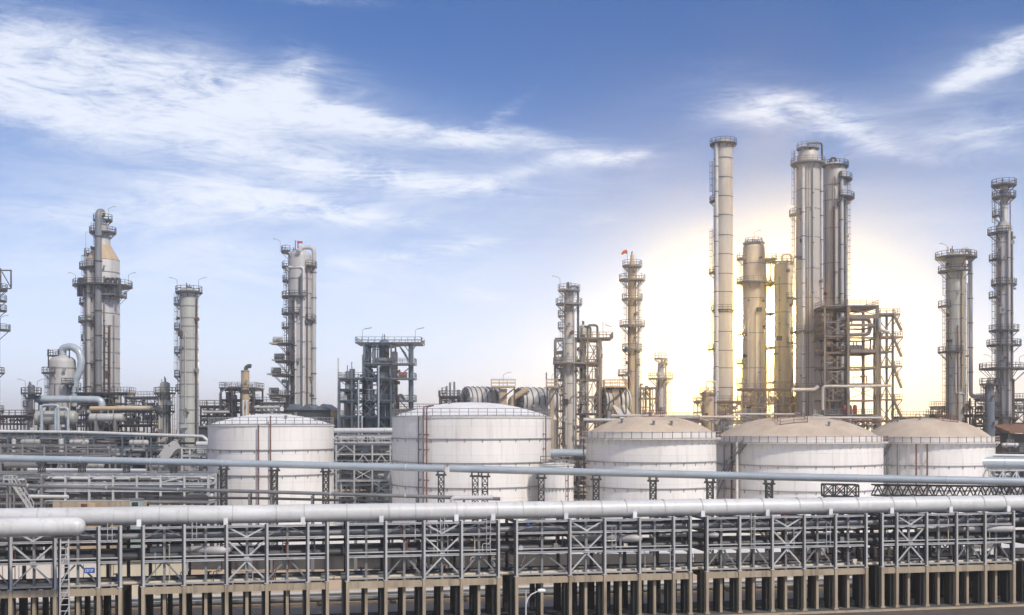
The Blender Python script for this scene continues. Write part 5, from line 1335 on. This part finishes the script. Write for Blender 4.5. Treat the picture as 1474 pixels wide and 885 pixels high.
c4 = column('pale_column', 'thick pale column with railed crown, left one of the two tall twins', 'process column', 1163, D, [(216, 24), (226, 31), (236, 31), (237, 33), (612, 36)], m='cladw', rings=[275, 302, 343, 388, 430, 480, 530], band='steel',  # warmer cladding chosen to bring the sun glow into the colour
       plats=[(214, 'F', 4), (236, 'F', 9), (309, 'LL', 10), (478, 'F', 8), (560, 'F', 8)], pipes=[(4.6, [(1152, 612), (1152, 241), (1182, 241), (1182, 590)], 'bigpipe'), (3, [(1162, 217), (1162, 206), (1183, 206), (1183, 236)], 'dsteel'), (2.6, [(1165.5, 246), (1165.5, 600)], 'clad')],
       nozz=8, vents=2, ladder=[(216, 309, 175), (309, 478, 175)], lamps=[], pm='steel', seed=73)
D = 268
column('pale_column', 'thinner shaded column right behind the taller railed twin', 'process column', 1201, D, [(242, 32), (610, 34)], m='cladw', rings=[268, 290, 330, 380, 430, 480], plats=[(240, 'F', 4), (259, 'R', 9), (286, 'R', 12), (238, (20, 200), 5)],
       pipes=[(3, [(1196, 240), (1196, 227), (1203, 227), (1203, 240)], 'dsteel'), (5, [(1206, 250), (1206, 600)], 'clad'), (3, [(1213, 290), (1213, 600)], 'cladd'), (2, [(1195, 300), (1195, 600)], 'dsteel')], ladder=[(259, 440, -12)], nozz=8, vents=6, lamps=[(1215, 240, 1)], seed=74)
t = thing('pipe_riser', 'thin free-standing riser pipe with brackets right of the tall twins', 'pipe', (X(1216.5, D), D - 1, 0)); s = D / F
MB().tube([(0, 0, 0), (0, 0, Z(288, D))], .16, 8).build('riser', M['steel'], t); 
for y in range(300, 600, 22): MB().span(-7 * s, 1.5 * s, -.1, .1, Z(y, D) - .08, Z(y, D) + .08).build('bracket', M['dsteel'], t)
# big open steel structure at right of the group
D = 246; s = D / F
f0 = frame('dense brown steel bay full of pipes, left of the big open structure', 1187, 1219, D + 1, 9, [441, 462, 485, 506, 528, 553, 575], nb=1, m='glowbrown', post=.4, rails=(0, 2, 4), decks=(0, 2), braces=[(0, 1, 'X'), (0, 2, '\\'), (0, 3, 'X'), (0, 4, 'X'), (0, 5, 'X')], rail=.10, fill=26, fm=('cladw', 'glowbrown', 'dsteel', 'ochre', 'steel'))
f = frame('big brown open steel structure with heavy beams, right of the tall twins', 1221, 1263, D, 10, [441, 453, 467, 485, 506, 528, 553, 575], nb=1, m='glowbrown', post=.6, rails=(0, 1, 4), braces=[(0, 6, 'X'), (0, 0, 'X')], rail=.10, decks=(0, 4), fill=5, fm=('cladw', 'glowbrown', 'dsteel', 'ochre', 'steel'))
xc = X(1242, D)
for y, h in ((456, 5), (468, 4), (505, 5), (529, 3), (554, 5)): MB().span(X(1223, D) - xc, X(1261, D) - xc, -.62, -.32, Z(y + h / 2, D), Z(y - h / 2, D)).build('plate_girder', M['glowbrown'], f)
st = thing('stair_tower', 'zigzag steel stair tower with struts at the right of the big open structure', 'stair tower', (X(1280, D), D, 0))
lv = [(452, -14, 15), (485, -14, 19), (506, -14, 4), (527, -14, 18), (575, -14, 18)]
for xx in (-13, 5):
    for yy in (0, 4): MB().bar((xx * s, yy, 0), (xx * s, yy, Z(452, D)), .42).build('post', M['glowbrown'], st)
for y, a, b in lv:
    rect_platform(st, a * s, b * s, -.5, 4.5, Z(y, D), m='glowbrown')
    if b > 10:
        MB().bar((5 * s, -.3, Z(y + 16, D)), (b * s, -.3, Z(y + 1, D)), .2).build('brace', M['glowbrown'], st)
zs = [452, 485, 527, 575, 610]
for i, (a, b) in enumerate(zip(zs[:-1], zs[1:])):
    stair(st, 3 * s, Z(a, D), 15 * s, Z((a + b) / 2 + 8, D), -1.6, 'glowbrown', .9)
    MB().bar((-13 * s, -.3, Z(b, D)), (5 * s, -.3, Z(a + 4, D)), .22).build('brace', M['glowbrown'], st)
    MB().bar((-13 * s, .2, Z(a + 10, D)), (5 * s, .2, Z(b, D)), .18).build('brace', M['glowbrown'], st)
pipe_run('thick pipe making a rectangular bend under the top of the big open structure', [(1206, 490, D + 2), (1206, 459, D + 2), (1252, 459, D + 2), (1252, 481, D + 2), (1208, 482, D + 2)], 6, m='cladw')
pipe_run('curved stout pipe dropping from the top at the right of the open structure', [(1266, 458, D - 1), (1266, 474, D - 1), (1279, 478, D - 1)], 5, m='clad')
pipe_run('long tan pipe running across the lower open structure, bending down at its left', [(1184, 590, D - 2), (1184, 556, D - 2), (1248, 556, D - 2), (1282, 555, D - 2)], 4.5, m='cladw')
pipe_run('stout short pipe at the foot of the tall twins', [(1140, 561, D - 1), (1172, 561, D - 1), (1178, 556, D - 1)], 6, m='cladw')
drum('horizontal drum on the second deck of the big open structure', 1212, 1242, 500, 7, D + 4, m='cladw', zbase=Z(506, D + 4) + .12)
t = thing('red_vessel', 'small red ribbed vessel low in the big open structure', 'vessel', (X(1229, D), D + 3, Z(597, D)))
for e in (-1.2, 0, 1.2): MB().lathe([(.5, 0), (.5, 2.0), (.3, 2.3), (0, 2.35)], c=(e, 0, 0), n=14).build('cell', M['red'], t)
MB().span(-2, 2, -.8, .8, -.3, -.003).build('base', M['steel'], t)
frame('low steel deck with short posts under the small red vessel', 1190, 1262, D + 1, 7, [597.5, 612], nb=4, m='steel', braces=[(0, 0, 'X'), (3, 0, 'X')], rails=(0,), post=.25, fill=20)
shed('dim brown equipment casing behind the fourth tank roof', 1140, 1196, 262, 572, m='ochre', depth=6, ribs=5, roofm='steel')
# small plant left of tallest stack
D = 246
column('small_vessel', 'small tan vessel with hooped pipe left of the tallest stack', 'vessel', 1019, D, [(566, 17), (625, 18)], m='ochre', plats=[(566, 'F', 4), (580, 'LL', 9)], pipes=[(3, [(1016, 567), (1016, 549), (1030, 549), (1030, 610)], 'clad')], nozz=5, vents=3, pm='steel', ladder=[(566, 620, 190)], seed=80)
for i, (a, b, y, w_, m_, lb) in enumerate(((1000, 1060, 600, 4, 'cladw', 'tan pipe behind the fourth tank roof, left part'), (1060, 1150, 596, 3.4, 'clad', 'grey pipe behind the fourth tank roof, middle'), (1150, 1270, 601, 4, 'cladw', 'tan pipe behind the fourth tank roof, right part'), (1180, 1290, 606, 3, 'rust', 'rust pipe behind the fourth tank roof, right end'))):
    pipe_run(lb, [(a, y, 238), (b, y + .5, 238)], w_, m=m_)
rnd = random.Random(9)
for i in range(9):
    a = 1000 + i * 32 + rnd.uniform(-6, 6); k = rnd.uniform(6, 14); y = 610
    pipe_run('thin slanting grey strut pipe behind the fourth tank roof, ' + ('outermost left', 'second', 'third', 'fourth', 'fifth', 'sixth', 'seventh', 'eighth', 'outermost right')[i] + ' from left', [(a, y, 240), (a + rnd.uniform(4, 9), y - k, 240), (a + rnd.uniform(14, 22), y - k - rnd.uniform(-5, 4), 240)], 1.8, m=rnd.choice(['steel', 'clad', 'cladw']))
frame('long low pipe rack behind the fourth tank roof', 1000, 1290, 241, 5, [604, 622], nb=12, m='steel', decks=(), post=.22, braces=[(i, 0, 'X') for i in (1, 4, 7, 9, 10)], fill=50)

# ================================================================ far right columns
D = 240
column('banded_column', 'grey-green banded column with a bent top pipe at its right, second from right edge', 'process column', 1376, D, [(369, 27), (612, 28)], m='clad2', rings=[385, 402, 420, 440, 460, 480, 505, 530, 555, 580], plats=[(371, 'F', 15), (391, (130, 300), 11), (441, 'LL', 11), (507, (140, 270), 11)],
       pipes=[(6, [(1384, 370), (1384, 359), (1396.5, 359), (1396.5, 571), (1420, 571)], 'clad'), (2.4, [(1370, 510), (1370, 566), (1384, 567), (1384, 610)], 'clad'), (2.6, [(1379, 392), (1379, 560)], 'ochre')], ladder=[(371, 441, 188), (441, 600, 188)], nozz=8, vents=6, lamps=[(1362, 371, -1)], seed=90)
pipe_run('slim dark riser beside the banded column at right', [(1396, 625, 241), (1396, 573, 241)], 3, m='dsteel')
D = 236
column('platform_column', 'slender tall grey column with many platforms near the right edge', 'process column', 1445, D, [(268, 10), (318, 11), (326, 22), (600, 23), (640, 24)], m='clad', rings=[300, 330, 350, 375, 400, 425, 452, 478, 505, 530, 555],
       plats=[(267, 'F', 12), (284, 'F', 11), (311, 'LL', 10), (336, 'L', 11), (374, 'LL', 9), (410, 'F', 6), (428, 'LL', 9), (476, 'F', 9), (497, 'F', 12), (531, 'F', 22), (555, 'LL', 12), (601, 'F', 8)],
       pipes=[(5, [(1437.5, 320), (1437.5, 600)], 'cladd'), (4, [(1446, 335), (1446, 600)], 'clad'), (3, [(1452, 335), (1452, 530)], 'cladd'), (3, [(1458, 545), (1458, 610)], 'dsteel')], ladder=[(267, 336, 186), (336, 428, 186), (428, 555, 186)], nozz=10, vents=3, lamps=[(1426, 531, -1), (1466, 531, 1), (1436, 311, -1)], seed=91)
column('slate_vessel', 'slate blue round-topped vessel at the foot of the slender right column', 'vessel', 1424.5, D - 8, [(555, 13), (640, 14)], m='navy', plats=[(553, 'F', 7), (601, 'LL', 12)], nozz=4, rings=[580], vents=4, ladder=[(553, 620, 190)], seed=92)
frame('dark small steel deck left of the slate vessel at right', 1404, 1417, D - 6, 5, [598, 612], nb=1, m='dsteel', rails=(0,), braces=[(0, 0, 'X')], fill=8)
frame('small dark pump deck behind the fifth tank roof', 1348, 1364, 240, 5, [598, 612], nb=1, m='dsteel', rails=(0,), braces=[(0, 0, 'X')], fill=8)
for a, lb in ((1318, 'left'), (1337, 'right')):
    t = thing('roof_lamp', 'thin lamp post behind the fifth tank roof, ' + lb + ' one', 'lamp', (X(a, 242), 242, 0))
    MB().tube(fillet([(0, 0, 0), (0, 0, Z(594, 242)), (1.4, 0, Z(600, 242))], .4), .09, 6).build('lamp_post', M['steel'], t); MB().box((1.5, 0, Z(600, 242)), (.6, .3, .2)).build('lamp_head', M['galv'], t)
# brown-roofed shelter, far right
D = 230; s = D / F
t = thing('brown_roof_shelter', 'dark open shelter with a brown metal roof at the right edge', 'shelter', (X(1475, D), D, 0))
mb = MB(); x0, x1 = -37 * s, 80 * s; z0, z1 = Z(621, D), Z(610, D)
mb.add([(x0, -5, z0), (x1, -5, z0), (x1, 5, z1), (x0, 5, z1), (x0, -5, z0 - .3), (x1, -5, z0 - .3), (x1, 5, z1 - .3), (x0, 5, z1 - .3)], [(0, 1, 2, 3), (7, 6, 5, 4), (0, 4, 5, 1), (1, 5, 6, 2), (2, 6, 7, 3), (3, 7, 4, 0)]); mb.build('roof', M['brownroof'], t)
for xx in (-36, -10, 20, 50, 78):
    for yy in (-4.5, 4.5): MB().bar((xx * s, yy, 0), (xx * s, yy, z0 - .3 if yy < 0 else z1 - .35), .4).build('post', M['dsteel'], t)
MB().span(x0 + .5, x1 - .5, 3.6, 4.0, 0, z0 - .5).build('back_wall', M['shed'], t)
MB().span(-18 * s, -8 * s, -3, 0, Z(652, D), Z(637, D)).build('cabinet', M['steel'], t)
frame('cluttered steel deck with railings below the brown roofed shelter', 1424, 1500, 224, 5, [652, 690], nb=4, m='dsteel', rails=(0,), braces=[(1, 0, 'X'), (2, 0, 'X'), (0, 0, 'X')], fill=30)
pipe_run('fat blue grey pipe emerging behind the fifth tank at right', [(1400, 665, 216), (1560, 667, 216)], 16, m='bluepipe', flange=6)
pipe_run('pale pipe above the fat blue grey pipe at right', [(1400, 655, 218), (1560, 657, 218)], 4.5, m='bigpipe')
frame('grey lattice pipe rack under the fat pipe at right', 1424, 1560, 214, 5, [675, 712], nb=7, m='galv', decks=(), braces=[(i, 0, 'X') for i in range(7)], post=.25, fill=24)
drum('small pale horizontal drum below the brown roof at right', 1442, 1466, 640, 5, 221, m='bigpipe', zbase=Z(644, 221))
shed('dark slate building behind the fat pipe at the right edge', 1430, 1540, 240, 655, ribs=6)

# ================================================================ low things seen through the rack
def hut(label, px0, px1, D, ytop, m, depth=7, wins=(), roofm='steel', lines=5, doors=()):
    xc = X((px0 + px1) / 2, D); h = Z(ytop, D); w2 = W(px1 - px0, D) / 2
    t = thing('site_building', label, 'building', (xc, D, 0), RZ)
    MB().span(-w2, w2, 0, depth, 0, h).build('wall', M[m], t); MB().span(-w2 - .3, w2 + .3, -.3, depth + .3, h, h + .25).build('roof', M[roofm], t)
    for i in range(1, lines): x = -w2 + i * 2 * w2 / lines; MB().span(x - .04, x + .04, -.03, -.002, .05, h - .05).build('panel_joint', M['steel'], t)
    for (a, b, y0, y1) in wins:
        x0, x1 = X(a, D) - xc, X(b, D) - xc
        fr = MB().span(x0, x1, -.08, -.004, Z(y1, D), Z(y0, D)).build('window', M['galv'], t)
        MB().span(x0 + .1, x1 - .1, -.10, -.083, Z(y1, D) + .1, Z(y0, D) - .1).build('pane', M['glass'], fr)
    for (a, b, y0) in doors:
        dd = MB().span(X(a, D) - xc, X(b, D) - xc, -.07, -.004, .02, Z(y0, D)).build('door', M['steel'], t)
        MB().span(X(b, D) - xc - .25, X(b, D) - xc - .15, -.14, -.072, 1.0, 1.15).build('handle', M['galv'], dd)
    return t
hut('pale pinkish panelled building seen through the rack at far left', -60, 138, 124, 806, 'pinkwhite', lines=9, wins=[(20, 42, 842, 858), (62, 80, 842, 858), (-20, 0, 842, 858)], doors=[(108, 120, 838)])
hut('beige panelled building seen through the rack behind the first pale loop', 146, 262, 127, 808, 'beige', lines=6, wins=[(172, 190, 842, 856), (225, 240, 842, 856)], doors=[(205, 214, 836)])
t = hut('small white cabin with two windows seen through the rack at far right', 1398, 1432, 150, 786, 'kerb', depth=4, lines=3, wins=[(1402, 1411, 792, 806), (1416, 1427, 792, 806)])
t = hut('small blue cabin seen between the concrete columns at far right', 1396, 1424, 141, 806, 'navy', depth=3, lines=3, wins=[(1400, 1408, 811, 823), (1412, 1420, 811, 823)])
t = thing('red_container', 'small red container standing between the concrete columns at right', 'container', (X(1362, 143), 143, 0), RZ)
MB().span(-1.6, 1.6, 0, 2.4, .15, Z(812, 143)).build('body', M['red'], t); MB().span(-.9, .3, -.04, -.003, 1.0, Z(818, 143)).build('door', M['kerb'], t)
for e in (-1.3, 1.3): MB().span(e - .2, e + .2, .1, 2.3, 0, .15).build('skid', M['dsteel'], t)
def van(label, px, D, m, rz):
    t = thing('parked_van', label, 'van', (X(px, D), D, 0), rz)
    mb = MB(); pr = [(-2.3, .35), (-2.35, 1.0), (-2.2, 1.95), (1.0, 2.0), (1.75, 1.25), (2.35, 1.05), (2.4, .35)]
    n = len(pr)
    mb.add([(x, -.9, z) for x, z in pr] + [(x, .9, z) for x, z in pr], [tuple(range(n)), tuple(range(2 * n - 1, n - 1, -1))] + [(i, i + n, (i + 1) % n + n, (i + 1) % n) for i in range(n)])
    mb.build('body', M[m], t)
    for s_ in (-1, 1):
        MB().add([( -1.9, s_ * .91, 1.2), (1.15, s_ * .91, 1.2), (.75, s_ * .905, 1.8), (-1.9, s_ * .905, 1.8)], [(0, 1, 2, 3)]) 
        g = MB(); g.span(-1.9, .7, s_ * .905, s_ * .93, 1.22, 1.78); g.build('side_window', M['glass'], t)
        for x in (-1.5, 1.5):
            w = MB().lathe([(.05, -.1), (.33, -.1), (.33, .1), (.05, .1)], c=(x, s_ * .83, .33), n=18, axis='y').build('wheel', M['rubber'], t)
            MB().lathe([(.02, -.11), (.18, -.11), (.18, .11), (.02, .11)], c=(x, s_ * .83 + s_ * .02, .33), n=14, axis='y').build('rim', M['galv'], w)
    MB().bar((1.78, 0, 1.26), (1.10, 0, 1.92), 1.6, .05).build('windscreen', M['glass'], t)
    for s_ in (-.65, .65): MB().box((2.38, s_, .85), (.08, .3, .18)).build('headlight', M['signwhite'], t)
    return t
van('white van parked between the concrete columns at far right', 1411, 133.5, 'carwhite', RZ)
van('pale grey van parked behind the concrete columns left of the red container', 1322, 131.5, 'bigpipe', RZ + .1)
# upright white cylinder behind the columns
t = thing('white_cylinder', 'small white upright cylinder behind the concrete columns near the street lamp', 'vessel', (X(927, 131), 131, 0))
MB().lathe([(.75, .3), (.75, 2.2)] + dome(.75, .4, 2.2)[1:], n=24).build('shell', M['bigpipe'], t)
for e in (0, 120, 240): MB().span(.6 * math.cos(R(e)) - .08, .6 * math.cos(R(e)) + .08, .6 * math.sin(R(e)) - .08, .6 * math.sin(R(e)) + .08, 0, .35).build('leg', M['steel'], t)
# pump skids in the strip between rack and bund
for i, (px, wv, lb) in enumerate(((300, 24, 'behind the columns under the first pale loop'), (430, 26, 'below the first tank right half'), (585, 25, 'left of the second tank middle'), (700, 25, 'below the second tank right half'), (1100, 22, 'below the fourth tank'), (1240, 24, 'right of the fourth tank'))):
    c = rp(U(px, wv), wv); t = thing('pump_skid', 'small pump skid ' + lb, 'pump', c, RZ, 'pump skids between the rack and the bund wall')
    MB().span(-1.8, 1.8, -.7, .7, 0, .3).build('base', M['concrete'], t); MB().lathe([(.05, -.9), (.42, -.85), (.42, .5), (.2, .6), (.2, .9), (.05, .95)], c=(-.5, 0, .85), n=18, axis='x').build('motor', M['blue' if i % 2 else 'green'], t)
    MB().lathe([(.05, -.35), (.5, -.3), (.5, .3), (.05, .35)], c=(1.0, 0, .85), n=18, axis='y').build('casing', M['steel'], t); MB().tube(fillet([(1.0, 0, 1.2), (1.0, 0, 2.6), (1.0, 4, 2.6)], .4), .16, 10).build('pipe', M['greypipe'], t)
# dark skeletal racks between the big rack and the bund wall
for i, (a, b, wv, ys, lb) in enumerate(((560, 760, 30, (772, 795), 'dark low pipe rack behind the front rack, below the second tank'), (1140, 1280, 27, (775, 800), 'dark low pipe rack behind the front rack, below the fourth tank'), (1290, 1400, 26, (775, 796), 'dark low pipe rack behind the front rack, below the fifth tank'))):
    D = 143 + i * 3
    frame(lb, a, b, D, 4, list(ys), nb=7, m='dsteel', decks=(), name='low_pipe_rack', cat='pipe rack', braces=[(1, 1, 'X'), (4, 0, 'X')], post=.28, fill=30)
    for k, (y, w_, m_, c_) in enumerate(((769, 5, 'darkpipe', 'dark'), (768, 4, 'clad', 'grey'), (791, 6, 'darkpipe', 'stout dark'))):
        pipe_run(c_ + ' pipe on the ' + lb[5:], [(a - 5, y, D + 1 + k * .9), (b + 5, y, D + 1 + k * .9)], w_, m=m_)

# extra dense low pipework on the skyline
for (lb, a, b, D, ys, nb, m_, fl) in (('lattice pipe bridge with thin members at the far left edge', -20, 40, 240, [599, 609], 6, 'dsteel', 10), ('dense dark pipework frame around the foot of the coned tower', 104, 182, 241, [566, 580, 596, 612], 4, 'dsteel', 60),
        ('grey pipework frame between the coned tower and the short stub-topped vessel', 180, 228, 244, [572, 588, 606], 3, 'steel', 40), ('dark pipework frame at the foot of the bent pipe drum', 56, 108, 247, [580, 596, 612], 3, 'bluesteel', 36),
        ('brown pipework frame at the foot of the tallest stack', 1004, 1066, 252, [578, 592, 606], 4, 'glowbrown', 44), ('brown pipework frame at the foot of the two tan columns', 1068, 1146, 256, [560, 580, 600], 4, 'glowbrown', 50),
        ('grey pipework frame at the foot of the right banded column', 1352, 1400, 246, [586, 598, 610], 3, 'steel', 30), ('low pipework frame right of the stair tower', 1296, 1350, 246, [601, 612], 4, 'steel', 20),
        ('dark pipework frame at the foot of the slender right column', 1418, 1474, 243, [575, 592, 608], 4, 'dsteel', 40), ('low pipework frame behind the second tank at its left', 566, 636, 244, [590, 602], 4, 'steel', 20)):
    frame(lb, a, b, D, 5, ys, nb=nb, m=m_, decks=(0,), rails=(0,), braces=[(i, k, rnd.choice('X/A')) for i in range(nb) for k in range(len(ys)) if rnd.random() < .3], post=.22, rail=.08, fill=fl)
